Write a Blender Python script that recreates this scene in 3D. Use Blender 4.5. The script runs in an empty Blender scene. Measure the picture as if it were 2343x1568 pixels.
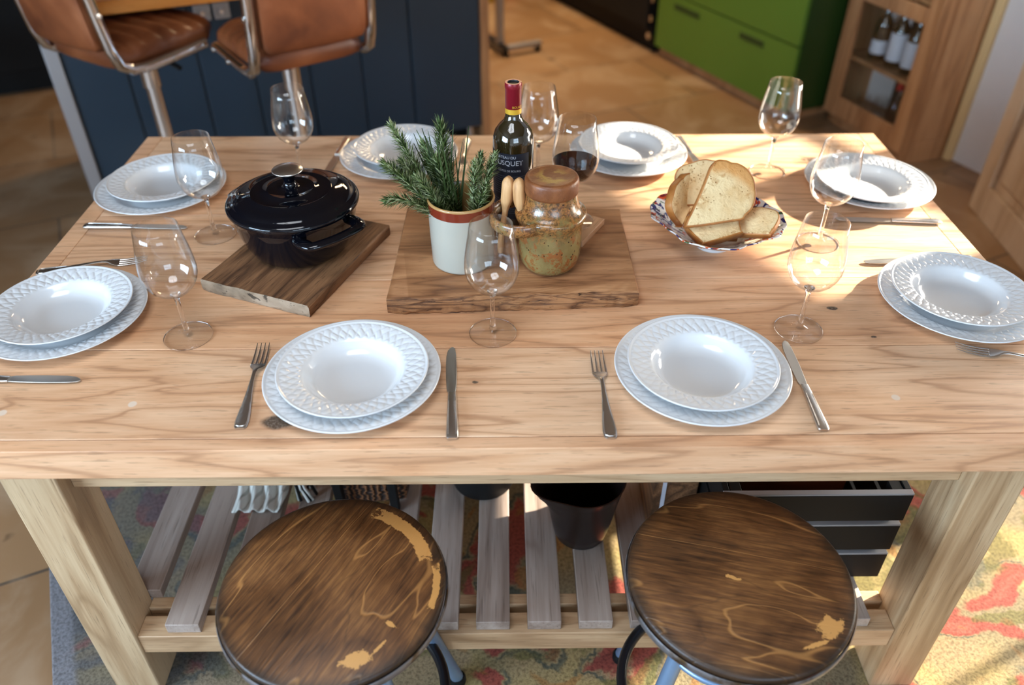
import bpy, bmesh, math, random
from mathutils import Vector, Matrix, Euler, noise as mnoise
PI = math.pi
S = bpy.context.scene
COL = S.collection
rnd = random.Random(7)
A25 = math.radians(25)
CA, SA = math.cos(A25), math.sin(A25)
def RU(u, v): return (u*CA - v*SA, u*SA + v*CA)          # room frame (rotated 25 degrees) -> world

# ------------------------------------------------------------------ camera
cd = bpy.data.cameras.new('camera'); cam = bpy.data.objects.new('camera', cd); COL.objects.link(cam)
pitch, yaw, roll = 0.660382964, 0.00939108708, -0.000841658
fw = Vector((math.sin(yaw)*math.cos(pitch), math.cos(yaw)*math.cos(pitch), -math.sin(pitch)))
rt = Vector((math.cos(yaw), -math.sin(yaw), 0)); up = rt.cross(fw)
r2 = rt*math.cos(roll) + up*math.sin(roll); u2 = up*math.cos(roll) - rt*math.sin(roll)
M = Matrix((r2, u2, -fw)).transposed().to_4x4(); M.translation = (-0.01823, 0, 1.61)
cam.matrix_world = M
cd.sensor_width = 36.0; cd.lens = 1843.613/2343*36.0; cd.clip_start = 0.05; cd.clip_end = 60
cd.dof.use_dof = True; cd.dof.focus_distance = 1.42; cd.dof.aperture_fstop = 1.9
S.camera = cam
# ------------------------------------------------------------------ view, world, sun, daylight at the windows, added roof fill
S.view_settings.view_transform = 'Standard'; S.view_settings.look = 'None'
S.view_settings.exposure = 1.03; S.view_settings.gamma = 1.0; S.view_settings.use_curve_mapping = False
try:
    S.cycles.use_denoising = True; S.cycles.denoiser = 'OPENIMAGEDENOISE'
    S.cycles.max_bounces = 10; S.cycles.transparent_max_bounces = 24; S.cycles.diffuse_bounces = 4
    S.cycles.glossy_bounces = 4; S.cycles.transmission_bounces = 8; S.cycles.sample_clamp_indirect = 6.0
    S.cycles.caustics_reflective = False; S.cycles.caustics_refractive = False; S.cycles.blur_glossy = 0.5
except Exception: pass
wd = bpy.data.worlds.new('world'); S.world = wd; wd.use_nodes = True
wn = wd.node_tree.nodes; wl = wd.node_tree.links
bg = wn['Background']; sky = wn.new('ShaderNodeTexSky'); sky.sky_type = 'NISHITA'; sky.sun_disc = False
sky.sun_elevation = math.radians(25); sky.sun_rotation = math.radians(65)
wl.new(sky.outputs[0], bg.inputs[0]); bg.inputs[1].default_value = 0.10
sd = bpy.data.lights.new('sun', 'SUN'); sun = bpy.data.objects.new('sun', sd); COL.objects.link(sun)
el = math.atan(0.404)
sdir = Vector((CA*math.cos(el), SA*math.cos(el), math.sin(el)))
sun.rotation_euler = sdir.to_track_quat('Z', 'Y').to_euler(); sd.energy = 12.5; sd.color = (1.0, 0.90, 0.74); sd.angle = math.radians(0.8)
def area(name, u, v, z, w, h, energy, color, nu, nv, nz=0.0, spread=160):
    l = bpy.data.lights.new(name, 'AREA'); o = bpy.data.objects.new(name, l); COL.objects.link(o)
    l.shape = 'RECTANGLE'; l.size = w; l.size_y = h; l.energy = energy; l.color = color; l.spread = math.radians(spread)
    x, y = RU(u, v); o.location = (x, y, z)
    dx, dy = RU(nu, nv); o.rotation_euler = Vector((-dx, -dy, -nz)).to_track_quat('Z', 'Y').to_euler()
    return o
area('daylight_left', -3.35, 0.2, 1.65, 2.6, 1.5, 125, (0.56, 0.77, 1.0), 1, 0)
area('daylight_front', -0.1, -2.36, 1.7, 1.9, 1.3, 22, (0.62, 0.80, 1.0), 0, 1)
area('daylight_right', 3.48, 1.35, 1.35, 1.6, 0.9, 52, (1.0, 0.93, 0.82), -1, 0)
area('kitchen_lamp', 2.2, 4.75, 2.4, .6, .6, 26, (1.0, .72, .42), 0, 0, -1)
area('added_roof_fill', -.30, .45, 2.64, 1.15, 1.15, 13, (.93, .96, 1.0), 0, 0, -1)  # unseen roof light, added to brighten the tabletop and other level surfaces
area('daylight_right_low', 3.48, 0.4, 0.85, 0.6, 0.8, 14, (1.0, 0.93, 0.82), -1, 0)

# ------------------------------------------------------------------ node helpers
class G:
    def __init__(s, name):
        s.m = bpy.data.materials.new(name); s.m.use_nodes = True
        s.n = s.m.node_tree.nodes; s.l = s.m.node_tree.links
        s.b = s.n['Principled BSDF']; s.out = s.n['Material Output']
    def put(s, sock, v):
        if hasattr(v, 'is_linked') or isinstance(v, bpy.types.NodeSocket): s.l.new(v, sock)
        elif v is not None:
            if isinstance(v, (tuple, list)) and len(v) == 3 and len(getattr(sock, 'default_value', (0,0,0))) == 4: v = (*v, 1)
            sock.default_value = v
    def add(s, t, out=0, ins=None, **kw):
        nd = s.n.new('ShaderNode'+t)
        for k, v in kw.items(): setattr(nd, k, v)
        for k, v in (ins or {}).items(): s.put(nd.inputs[k], v)
        return nd.outputs[out]
    def math(s, op, a, b=0.5, clamp=False, c=None):
        return s.add('Math', ins={0: a, 1: b} if c is None else {0: a, 1: b, 2: c}, operation=op, use_clamp=clamp)
    def vmath(s, op, a, b=(0,0,0), out=0):
        return s.add('VectorMath', out=out, ins={0: a, 1: b}, operation=op)
    def obj(s): return s.add('TexCoord', out=3)
    def map(s, v, scale=(1,1,1), rot=(0,0,0), loc=(0,0,0)):
        return s.add('Mapping', ins={'Vector': v, 'Scale': scale, 'Rotation': rot, 'Location': loc})
    def noise(s, v, scale=5, detail=3, dist=0.0, rough=0.55, out=0):
        return s.add('TexNoise', out=out, ins={'Vector': v, 'Scale': scale, 'Detail': detail, 'Distortion': dist, 'Roughness': rough})
    def vor(s, v, scale=5, feature='F1', out=0):
        return s.add('TexVoronoi', out=out, ins={'Vector': v, 'Scale': scale}, feature=feature)
    def ramp(s, f, stops):
        nd = s.n.new('ShaderNodeValToRGB'); cr = nd.color_ramp
        while len(cr.elements) < len(stops): cr.elements.new(0.5)
        for e, (p, c) in zip(cr.elements, stops):
            e.position = p; e.color = (*c, 1) if len(c) == 3 else c
        s.put(nd.inputs[0], f); return nd.outputs[0]
    def mix(s, f, a, b, mode='MIX'):
        nd = s.n.new('ShaderNodeMix'); nd.data_type = 'RGBA'; nd.blend_type = mode
        s.put(nd.inputs[0], f); s.put(nd.inputs[6], a); s.put(nd.inputs[7], b); return nd.outputs[2]
    def sep(s, v, i): return s.add('SeparateXYZ', out=i, ins={0: v})
    def rng(s, v, a, b, c=0.0, d=1.0, smooth=True):
        nd = s.n.new('ShaderNodeMapRange'); nd.interpolation_type = 'SMOOTHSTEP' if smooth else 'LINEAR'
        for i, x in enumerate((v, a, b, c, d)): s.put(nd.inputs[i], x)
        return nd.outputs[0]
    def bump(s, h, st=0.2, d=0.01):
        s.l.new(s.add('Bump', ins={'Height': h, 'Strength': st, 'Distance': d}), s.b.inputs['Normal'])
    def set(s, **kw):
        for k, v in kw.items(): s.put(s.b.inputs[{'color':'Base Color','rough':'Roughness','metal':'Metallic','spec':'Specular IOR Level','trans':'Transmission Weight','ior':'IOR','coat':'Coat Weight','coatr':'Coat Roughness','sheen':'Sheen Weight'}[k]], v)
        return s.m
def sr(*c):                                                # sRGB 0..255 -> linear
    return tuple(((x/255)/12.92 if x/255 <= .04045 else ((x/255+.055)/1.055)**2.4) for x in c)
def plain(name, c, rough=.5, metal=0.0, **kw):
    g = G(name); n = g.noise(g.obj(), 14, 3)
    g.set(color=g.mix(g.math('MULTIPLY', n, .16), c, tuple(x*.62 for x in c)), rough=rough, metal=metal, **kw); return g.m
def wood(name, cols, low=(1.1, 8, 8), fib=(7, 150, 150), K=7, rough=.45, ringw=.26, fibw=.50, knots=(), plugs=(), bump=.12, cracks=.0, tint=.25, dash=.4, lines=.3):
    """cols: dark, mid, light; grain runs along object x"""
    g = G(name); o = g.obj()
    pid = g.add('Attribute', out=0, attribute_name='pid')
    pf = g.add('Attribute', out=2, attribute_name='pid')
    v = g.vmath('ADD', o, g.vmath('MULTIPLY', pid, (9.3, 3.7, 2.1)))
    n1 = g.noise(g.map(v, low), 1.0, 2.5, .55)
    ring = g.math('PINGPONG', g.math('MULTIPLY', n1, K*2), 1.0)
    n2 = g.noise(g.map(v, fib), 1.0, 3, .2)
    n3 = g.noise(g.map(v, (low[0]*1.5, low[1]*.6, low[2]*.6)), 1.0, 3, .3)
    f = g.math('ADD', g.math('MULTIPLY', ring, ringw), g.math('MULTIPLY', n2, fibw))
    f = g.math('ADD', f, g.math('MULTIPLY', n3, 1-ringw-fibw*.5))
    c = g.ramp(f, [(.22, cols[0]), (.52, cols[1]), (.82, cols[2])])
    if tint > .5: c = g.mix(g.math('MULTIPLY', g.rng(g.noise(g.map(v, (2.2, 5, 5)), 1.0, 2, .4), .48, .64), .55), c, g.mix(1.0, c, (.98, .87, .76), 'MULTIPLY'))
    rnd1 = g.math('FRACT', g.math('MULTIPLY', pf, 7.31))
    c = g.mix(g.math('MULTIPLY', rnd1, tint), c, g.mix(1.0, c, cols[3] if len(cols) > 3 else (1,1,1), 'MULTIPLY'))
    c = g.mix(g.math('MULTIPLY', g.rng(ring, .0, .22, 1.0, 0.0), lines), c, cols[0])
    if dash:
        n4 = g.noise(g.map(v, (fib[0]*2.6, fib[1]*2.2, fib[2]*2.2)), 1.0, 2.5)
        c = g.mix(g.math('MULTIPLY', g.rng(n4, .60, .70), dash), c, tuple(x*.35 for x in cols[0]))
    for (kx, ky, kr) in knots:
        dv = g.vmath('MULTIPLY', g.vmath('SUBTRACT', g.vmath('ADD', o, g.vmath('MULTIPLY', g.noise(o, 40, 2, out=1), (.012,.012,0))), (kx+.006, ky+.006, 0)), (.75, 1.2, 0))
        d = g.vmath('LENGTH', dv, out=1)
        k = g.rng(d, kr*.75, kr*1.25, 1.0, 0.0); k2 = g.math('MULTIPLY', g.rng(d, kr, kr*4, 1.0, 0.0), .35)
        c = g.mix(k2, c, cols[0]); c = g.mix(g.math('MULTIPLY', k, .9), c, g.ramp(g.noise(o, 300, 2), [(.45, (.02,.013,.008)), (.62, (.12,.10,.08))]))
    for (kx, ky, kr) in plugs:
        d = g.vmath('LENGTH', g.vmath('MULTIPLY', g.vmath('SUBTRACT', o, (kx, ky, 0)), (1, 1, 0)), out=1)
        c = g.mix(g.math('MULTIPLY', g.rng(d, kr*.8, kr*1.1, 1.0, 0.0), .9), c, sr(225, 205, 185))
    if cracks:
        n5 = g.noise(g.map(v, (low[0]*3, low[1]*6, low[2]*6)), 1.0, 4, 1.2)
        c = g.mix(g.math('MULTIPLY', g.rng(n5, .62, .68), cracks), c, tuple(x*.12 for x in cols[0]))
    g.set(color=c, rough=g.rng(n2, .2, .8, rough-.06, rough+.12), spec=.35)
    g.bump(g.math('ADD', n2, g.math('MULTIPLY', ring, .3)), bump, .0015)
    return g.m

# ------------------------------------------------------------------ mesh helpers
class MB:
    def __init__(s): s.v = []; s.f = []; s.mi = []; s.pid = []
    def av(s, co, pid=0.0): s.v.append(tuple(co)); s.pid.append(pid); return len(s.v)-1
    def af(s, idx, mi=0): s.f.append(tuple(idx)); s.mi.append(mi)
    def box(s, x0, x1, y0, y1, z0, z1, pid=0.0, mi=0, T=None):
        c = [(x0,y0,z0),(x1,y0,z0),(x1,y1,z0),(x0,y1,z0),(x0,y0,z1),(x1,y0,z1),(x1,y1,z1),(x0,y1,z1)]
        if T is not None: c = [tuple(T @ Vector(p)) for p in c]
        b = [s.av(p, pid) for p in c]
        for q in ((0,3,2,1),(4,5,6,7),(0,1,5,4),(1,2,6,5),(2,3,7,6),(3,0,4,7)): s.af([b[i] for i in q], mi)
        return s
    def lathe(s, prof, n=48, cx=0, cy=0, cz=0, rf=None, mi=None, hf=None, pid=0.0, T=None, close=False):
        rings = []
        for k, (r, z) in enumerate(prof):
            if r < 1e-6:
                p = Vector((cx, cy, cz+z)); p = T @ p if T is not None else p; rings.append([s.av(p, pid)]*n); continue
            ring = []
            for i in range(n):
                t = 2*PI*i/n; rr = r if rf is None else rf(r, t, z, k); zz = z if hf is None else z + hf(r, t, k)
                p = Vector((cx+rr*math.cos(t), cy+rr*math.sin(t), cz+zz))
                ring.append(s.av(T @ p if T is not None else p, pid))
            rings.append(ring)
        m = len(rings)
        for k in range(m-1 if not close else m):
            a, b = rings[k], rings[(k+1) % m]
            for i in range(n):
                j = (i+1) % n; q = []
                for x in (a[i], a[j], b[j], b[i]):
                    if x not in q: q.append(x)
                if len(q) > 2: s.af(q, (mi[k] if isinstance(mi, (list, tuple)) else (mi or 0)))
        return s
    def tube(s, pts, r, n=12, closed=False, mi=0, flat=1.0, pid=0.0, upv=None):
        pts = [Vector(p) for p in pts]; m = len(pts); rr = r if isinstance(r, (list, tuple)) else [r]*m
        rings = []; N = None
        for k, p in enumerate(pts):
            if closed: t = pts[(k+1) % m] - pts[(k-1) % m]
            else: t = pts[min(k+1, m-1)] - pts[max(k-1, 0)]
            t.normalize()
            if N is None:
                N = Vector(upv) if upv is not None else (Vector((0,0,1)) if abs(t.z) < .9 else Vector((1,0,0)))
            N = (N - t*N.dot(t)).normalized(); B = t.cross(N)
            rings.append([s.av(p + rr[k]*(N*math.cos(2*PI*i/n)*flat + B*math.sin(2*PI*i/n)), pid) for i in range(n)])
        for k in range(m if closed else m-1):
            a, b = rings[k], rings[(k+1) % m]
            for i in range(n): s.af((a[i], a[(i+1) % n], b[(i+1) % n], b[i]), mi)
        if not closed: s.af(rings[0][::-1], mi); s.af(rings[-1], mi)
        return s
    def prism(s, poly, z0, z1, mi=0, pid=0.0, T=None):
        n = len(poly); P = lambda x, y, z: (T @ Vector((x, y, z))) if T is not None else (x, y, z)
        a = [s.av(P(x, y, z0), pid) for x, y in poly]; b = [s.av(P(x, y, z1), pid) for x, y in poly]
        s.af(a[::-1], mi); s.af(b, mi)
        for i in range(n): s.af((a[i], a[(i+1) % n], b[(i+1) % n], b[i]), mi)
        return s
    def build(s, name, mats, parent=None, smooth=40, bevel=0.0, seg=2, sub=0, loc=None, rz=0.0):
        me = bpy.data.meshes.new(name); me.from_pydata(s.v, [], s.f)
        for m in (mats if isinstance(mats, (list, tuple)) else [mats]): me.materials.append(m)
        me.polygons.foreach_set('material_index', s.mi)
        at = me.attributes.new('pid', 'FLOAT', 'POINT'); at.data.foreach_set('value', s.pid)
        bm = bmesh.new(); bm.from_mesh(me); bmesh.ops.recalc_face_normals(bm, faces=bm.faces); bm.to_mesh(me); bm.free()
        if smooth:
            me.polygons.foreach_set('use_smooth', [True]*len(me.polygons)); me.set_sharp_from_angle(angle=math.radians(smooth))
        me.update(); o = bpy.data.objects.new(name, me); COL.objects.link(o)
        if parent is not None: o.parent = parent
        if bevel:
            b = o.modifiers.new('bevel', 'BEVEL'); b.width = bevel; b.segments = seg; b.limit_method = 'ANGLE'; b.angle_limit = math.radians(50)
        if sub:
            b = o.modifiers.new('sub', 'SUBSURF'); b.levels = sub; b.render_levels = sub
        if loc is not None: o.location = loc
        if rz: o.rotation_euler = (0, 0, rz)
        return o
def tag(o, label, cat, group=None, kind=None):
    if label: o['label'] = label
    if cat: o['category'] = cat
    if group: o['group'] = group
    if kind: o['kind'] = kind
    return o
def thing(name, label, cat, loc=(0,0,0), rz=0.0, group=None):
    o = bpy.data.objects.new(name, None); COL.objects.link(o); o.location = loc; o.rotation_euler = (0, 0, rz); o.empty_display_size = .05
    return tag(o, label, cat, group)
def struct(o): o['kind'] = 'structure'; return o
def dup(root, loc, rot, label, group=None, cat=None):
    r = root.copy(); COL.objects.link(r); r.location = loc; r.rotation_euler = rot if isinstance(rot, tuple) else (0, 0, rot)
    r['label'] = label
    if group: r['group'] = group
    for ch in list(root.children):
        c = ch.copy(); COL.objects.link(c); c.parent = r
        for g2 in list(ch.children):
            d = g2.copy(); COL.objects.link(d); d.parent = c
    return r
def ss(a, b, x):
    t = max(0, min(1, (x-a)/(b-a))); return t*t*(3-2*t)

# ------------------------------------------------------------------ materials
OAK = [sr(172,126,92), sr(212,166,128), sr(234,196,160), (.93, .82, .74)]
M_top = wood('oak_tabletop', OAK, low=(1.1, 8.5, 8.5), fib=(9, 190, 190), K=7, rough=.42, ringw=.20, fibw=.50, lines=.62,
             knots=[(-.366,-.502,.019), (-.068,-.412,.004), (.575,-.212,.007), (-.35,-.06,.004), (.62,-.30,.004)], plugs=[(-.604,-.459,.007), (-.798,-.477,.007), (.597,-.456,.007)], tint=.75)
M_leg = wood('oak_leg', [sr(128,98,68), sr(172,140,104), sr(200,172,136), (.9,.88,.84)], low=(9,9,.8), fib=(170,170,6), K=6, tint=.3)
M_topedge = M_top
M_slat = wood('oak_slat', [sr(112,94,82), sr(150,132,120), sr(176,160,148), (.86,.84,.84)], low=(7,.9,7), fib=(130,5,130), K=4, tint=.5)
M_rail = wood('oak_rail', [sr(140,106,74), sr(184,150,114), sr(208,178,142), (.9,.86,.82)], K=4)
M_board = wood('rustic_board', [sr(96,60,36), sr(150,102,66), sr(184,134,92), (.9,.86,.8)], low=(1.6, 11, 11), fib=(12, 210, 210), K=5, rough=.55, bump=.5, dash=.5, ringw=.34, fibw=.42)
M_bark = wood('live_edge', [sr(52,30,18), sr(118,78,48), sr(160,112,72), (.8,.7,.6)], low=(5, 30, 60), fib=(20, 200, 300), K=6, rough=.7, bump=1.0, cracks=.9, ringw=.4)
M_board2 = wood('dark_board', [sr(48,31,20), sr(100,68,44), sr(146,104,70), (.9,.86,.8)], low=(11, 1.5, 11), fib=(240, 12, 240), K=5, rough=.6, bump=.8, dash=.75, ringw=.3, fibw=.45)
M_board2e = wood('grey_sawn_edge', [sr(92,76,60), sr(142,122,100), sr(172,152,130), (.8,.8,.8)], low=(7, 4, 8), fib=(40, 30, 90), K=2, rough=.8, bump=.6, cracks=.8)
M_coast = wood('coaster_wood', [sr(140,96,64), sr(178,130,92), sr(196,150,112)], low=(3,16,16), K=3)
M_olive = wood('tong_wood', [sr(150,100,58), sr(198,150,100), sr(222,178,128)], low=(14,14,3), fib=(150,150,14), K=4, rough=.45, dash=.15)
M_oakc = wood('cabinet_oak', [sr(128,84,52), sr(168,120,80), sr(190,144,102), (.9,.9,.9)], low=(7,7,.8), fib=(120,120,6), K=4, rough=.4)
M_oakcx = wood('cabinet_oak_rail', [sr(128,84,52), sr(168,120,80), sr(190,144,102), (.9,.9,.9)], low=(.8,7,7), fib=(6,120,120), K=4, rough=.4)
M_pale = wood('pale_oak', [sr(168,136,106), sr(198,170,140), sr(214,190,162), (.95,.95,.95)], low=(6,6,.8), fib=(120,120,6), K=3)
M_work = wood('worktop_oak', [sr(150,84,28), sr(200,122,48), sr(222,150,72)], low=(1,7,7), K=4, rough=.3)
def stoolwood(name, rot, wear, arcs=()):
    g = G(name); o = g.map(g.obj(), (1,1,1), (0,0,rot)); o0 = g.obj()
    n1 = g.noise(g.map(o, (2.6, 15, 1)), 1.0, 1.6, .5); ring = g.math('PINGPONG', g.math('MULTIPLY', n1, 9), 1.0)
    line = g.rng(ring, .90, 1.0); n2 = g.noise(g.map(o, (18, 260, 1)), 1.0, 3, .2); n3 = g.noise(o, 7, 4, .5)
    f = g.math('ADD', g.math('MULTIPLY', n2, .45), g.math('MULTIPLY', n3, .55))
    c = g.ramp(f, [(.34, sr(44,25,12)), (.5, sr(98,62,32)), (.68, sr(146,100,54))])
    c = g.mix(g.math('MULTIPLY', line, .55), c, sr(186,132,74)); c = g.mix(g.math('MULTIPLY', g.rng(ring, .0, .12, 1, 0), .35), c, sr(52,32,16))
    d = g.vmath('LENGTH', g.vmath('MULTIPLY', o0, (1,1,0)), out=1); nz = g.noise(o0, 26, 4, .6)
    edge = g.rng(g.math('ADD', d, g.math('MULTIPLY', g.math('SUBTRACT', nz, .5), .03)), .150, .177)
    c = g.mix(g.math('MULTIPLY', edge, .88), c, sr(34,24,16))
    sm = g.rng(g.noise(o0, 4.2, 3, .8), .56, .74); c = g.mix(g.math('MULTIPLY', sm, .65), c, sr(40,23,13))
    nzw = g.math('MULTIPLY', g.math('SUBTRACT', g.noise(o0, 75, 5, .4, .75), .5), 2.6)
    for (wx, wy, rx, ry, th) in wear:          # scuffs of bare wood with torn outlines
        w = g.map(g.map(g.vmath('SUBTRACT', o0, (wx, wy, 0)), (1,1,1), (0, 0, -th)), (1/rx, 1/ry, 1))
        dw = g.vmath('LENGTH', g.vmath('MULTIPLY', w, (1,1,0)), out=1)
        c = g.mix(g.math('MULTIPLY', g.rng(g.math('ADD', dw, nzw), .8, .95, 1, 0), .9), c, sr(204,150,84))
    for (rad, wid, a0, a1) in arcs:            # worn band along the edge
        ang = g.math('ARCTAN2', g.sep(o0, 1), g.sep(o0, 0))
        k = g.math('MAXIMUM', g.math('DIVIDE', g.math('ABSOLUTE', g.math('SUBTRACT', d, rad)), wid), g.math('DIVIDE', g.math('ABSOLUTE', g.math('SUBTRACT', ang, (a0+a1)/2)), (a1-a0)/2))
        c = g.mix(g.math('MULTIPLY', g.rng(g.math('ADD', k, g.math('MULTIPLY', nzw, .5)), .85, .97, 1, 0), .92), c, sr(204,150,84))
    g.set(color=c, rough=g.rng(n3, .3, .7, .34, .5), spec=.5); g.bump(g.math('ADD', n2, g.math('MULTIPLY', line, -.6)), .35, .0015); return g.m
M_st1 = stoolwood('stool_seat_wood_a', math.radians(-62), [(.055,-.128,.026,.013,.3), (.098,-.072,.012,.004,-.6), (.086,-.108,.016,.003,.9)], [(.149,.012,.28,1.25), (.161,.006,-.3,.2)])
M_st2 = stoolwood('stool_seat_wood_b', math.radians(14), [(.112,-.092,.026,.017,.7), (-.012,-.005,.012,.004,-.4), (.082,-.122,.02,.004,.3)])
def porcelain():
    g = G('white_porcelain'); n = g.noise(g.obj(), 9, 2)
    return g.set(color=g.mix(g.math('MULTIPLY', n, .1), (.70,.71,.72), (.67,.69,.72)), rough=.12, spec=.55, coat=.4, coatr=.04)
M_por = porcelain()
M_enam = plain('black_enamel', (.002,.0025,.005), .05, spec=.5)
M_steel = G('stainless_steel'); _n = M_steel.noise(M_steel.obj(), 60, 3); M_steel.bump(_n, .04, .001); M_steel = M_steel.set(color=(.74,.72,.69), rough=.26, metal=1.0)
M_blade = G('knife_steel'); _n = M_blade.noise(M_blade.map(M_blade.obj(), (20,200,20)), 1, 2); M_blade = M_blade.set(color=(.58,.56,.52), rough=M_blade.rng(_n, .2, .8, .30, .42), metal=1.0)
M_chrome = plain('chrome', (.80,.80,.82), .12, 1.0)
M_brush = plain('brushed_grey_steel', (.42,.41,.42), .42, .6)
def glassmat(name, tint=(.985,.99,.99), edge=.6, lo=.72, base=.045):
    g = G(name); g.n.remove(g.b)
    lw = g.add('LayerWeight', out=1, ins={'Blend': .5})
    tr = g.add('BsdfTransparent', ins={'Color': g.mix(g.rng(lw, lo, 1.0), tint, (.66,.69,.73))})  # darker tint at grazing edges stands in for refraction
    gl = g.add('BsdfGlossy', ins={'Color': (1,1,1), 'Roughness': .015})
    fac = g.math('ADD', g.math('MULTIPLY', g.math('POWER', lw, 3.2), edge), base, True)
    ms = g.add('MixShader', ins={0: fac, 1: tr, 2: gl}); g.l.new(ms, g.out.inputs[0]); return g.m
M_glass = glassmat('thin_clear_glass')
M_stem = G('stem_glass').set(color=(1,1,1), rough=0.0, trans=1.0, ior=1.45)
M_foot = glassmat('foot_glass', (.992,.994,.995), .25, .93, .035)
M_clear = G('solid_clear_glass').set(color=(1,1,1), rough=0.0, trans=1.0, ior=1.45)
M_wine = G('red_wine').set(color=(.008,.0004,.001), rough=.03, spec=.4)
M_btl = G('dark_bottle_glass'); _n = M_btl.noise(M_btl.obj(), 20, 2); M_btl = M_btl.set(color=M_btl.mix(_n, (.012,.008,.003), (.03,.02,.006)), rough=.05, spec=.8, coat=.8, coatr=.03)
M_label = plain('navy_label', sr(16,22,38), .6)
M_print = plain('pale_print', sr(205,210,220), .6)
M_gold = plain('gold_print', sr(214,168,50), .4, .3)
M_caps = plain('burgundy_capsule', sr(128,22,36), .32, .15)
M_capdark = plain('black_cap_top', (.01,.01,.01), .5)
M_rosn = G('rosemary_needle'); _p = M_rosn.add('Attribute', out=2, attribute_name='pid')
M_rosn = M_rosn.set(color=M_rosn.ramp(_p, [(0, sr(24,34,12)), (.3, sr(60,80,36)), (.6, sr(116,134,78)), (1, sr(190,196,156))]), rough=.5, spec=.3)
M_ross = plain('rosemary_stem', sr(120,130,92), .8)
M_leather = G('brown_leather'); _n = M_leather.noise(M_leather.obj(), 6, 4, .4); _f = M_leather.noise(M_leather.obj(), 160, 2); M_leather.bump(_f, .15, .001)
M_leather = M_leather.set(color=M_leather.ramp(_n, [(.3, sr(92,46,24)), (.55, sr(128,70,38)), (.8, sr(156,94,58))]), rough=.42, spec=.5)
M_navy = G('navy_paint'); _n = M_navy.noise(M_navy.obj(), 3, 2); M_navy = M_navy.set(color=M_navy.mix(_n, sr(26,44,60), sr(34,52,66)), rough=.38, spec=.5)
M_green = G('green_paint'); _n = M_green.noise(M_green.obj(), 2, 2); M_green = M_green.set(color=M_green.mix(_n, sr(78,112,34), sr(90,124,42)), rough=.4)
M_dgreen = plain('dark_green_and_slot_shade', sr(38,62,20), .45)  # used on the unit body and for the painted recess shade
M_black = plain('black_paint', (.008,.008,.008), .55, spec=.2)
M_blackm = plain('black_metal', (.012,.012,.014), .3, .3)
M_wall = plain('white_plaster', sr(226,222,220), .9)
M_ceil = plain('dim_ceiling', sr(116,102,88), .9)
M_trimw = plain('cream_trim', sr(226,196,142), .5)
M_frame = plain('window_frame_paint', sr(225,225,222), .5)
M_blue = G('blue_grey_metal'); _n = M_blue.noise(M_blue.obj(), 18, 3); M_blue = M_blue.set(color=M_blue.mix(_n, sr(120,150,185), sr(150,175,205)), rough=.35, metal=.55)  # metal given a pale blue-grey colour
M_rim = G('worn_steel_rim'); _n = M_rim.noise(M_rim.obj(), 30, 4); M_rim = M_rim.set(color=M_rim.mix(M_rim.rng(_n, .4, .65), sr(150,150,155), sr(96,76,50)), rough=.38, metal=.8)
M_pane = glassmat('cabinet_pane', (.93,.95,.95), .25, .72, .015)
M_white = plain('white_label', sr(215,220,232), .6)
M_red = plain('red_cap', sr(190,30,34), .4)
M_yel = plain('yellow_plastic', sr(170,140,20), .5)
# ================================================================== the room
def rr(o): o.rotation_euler = (0, 0, A25); return o
g = G('flagstone_floor'); o_ = g.obj()
br = g.n.new('ShaderNodeTexBrick'); g.l.new(g.map(o_, (1,1,1), (0,0,0), (.43,.3,0)), br.inputs['Vector'])
for k, v in {'Color1': (*sr(162,126,90),1), 'Color2': (*sr(142,108,76),1), 'Mortar': (*sr(96,80,66),1), 'Scale': 1.0, 'Mortar Size': .006, 'Mortar Smooth': .4, 'Brick Width': .9, 'Row Height': .62}.items(): br.inputs[k].default_value = v
n1 = g.noise(o_, 3.2, 5, .6); n2 = g.noise(o_, 1.1, 2)
c = g.mix(g.math('MULTIPLY', g.rng(n1, .42, .68), .6), br.outputs[0], sr(188,162,134)); c = g.mix(g.math('MULTIPLY', g.rng(n2, .5, .7), .4), c, sr(128,96,68))
c = g.mix(g.math('MULTIPLY', g.rng(g.noise(o_, 9, 3), .66, .74), .6), c, sr(80,58,40))
g.set(color=c, rough=.42, spec=.4); g.bump(n1, .15, .01); M_floor = g.m
fl = MB().box(-3.4, 3.6, -2.4, 8.2, -.06, 0).build('floor', M_floor); struct(rr(fl))
mc = MB(); mc.box(-3.4, -.9, -2.4, 8.2, 2.55, 2.6); mc.box(.3, 3.6, -2.4, 8.2, 2.55, 2.6); mc.box(-.9, .3, -2.4, -.15, 2.55, 2.6); mc.box(-.9, .3, 1.05, 8.2, 2.55, 2.6)  # opening left in the ceiling for the added roof light
struct(rr(mc.build('ceiling', M_ceil, smooth=0)))
def wall_open(name, axis, c0, c1, a0, a1, holes, z1=2.55):
    """wall slab between c0..c1 on one axis, a0..a1 on the other, with window holes (a0,a1,z0,z1)"""
    m = MB(); hs = sorted(holes); cur = a0
    def B(p, q, z0, z1_):
        if q-p < 1e-4 or z1_-z0 < 1e-4: return
        if axis == 'u': m.box(c0, c1, p, q, z0, z1_)
        else: m.box(p, q, c0, c1, z0, z1_)
    for (p, q, z0, zt) in hs:
        B(cur, p, 0, z1); B(p, q, 0, z0); B(p, q, zt, z1); cur = q
    B(cur, a1, 0, z1)
    return struct(rr(m.build(name, M_wall, smooth=0)))
ZT = 1.713
wall_open('wall_right', 'u', 3.29, 3.40, -2.4, 8.2, [(.10, .72, .45, 1.22), (.86, 1.215, .95, ZT), (1.30, 1.65, .95, 1.76)])
wall_open('wall_left', 'u', -3.3, -3.2, -2.4, 8.2, [(-1.1, 1.5, .9, 2.35)])
wall_open('wall_front', 'v', -2.3, -2.2, -3.2, 3.29, [(-1.05, .85, 1.0, 2.3)])
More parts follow.
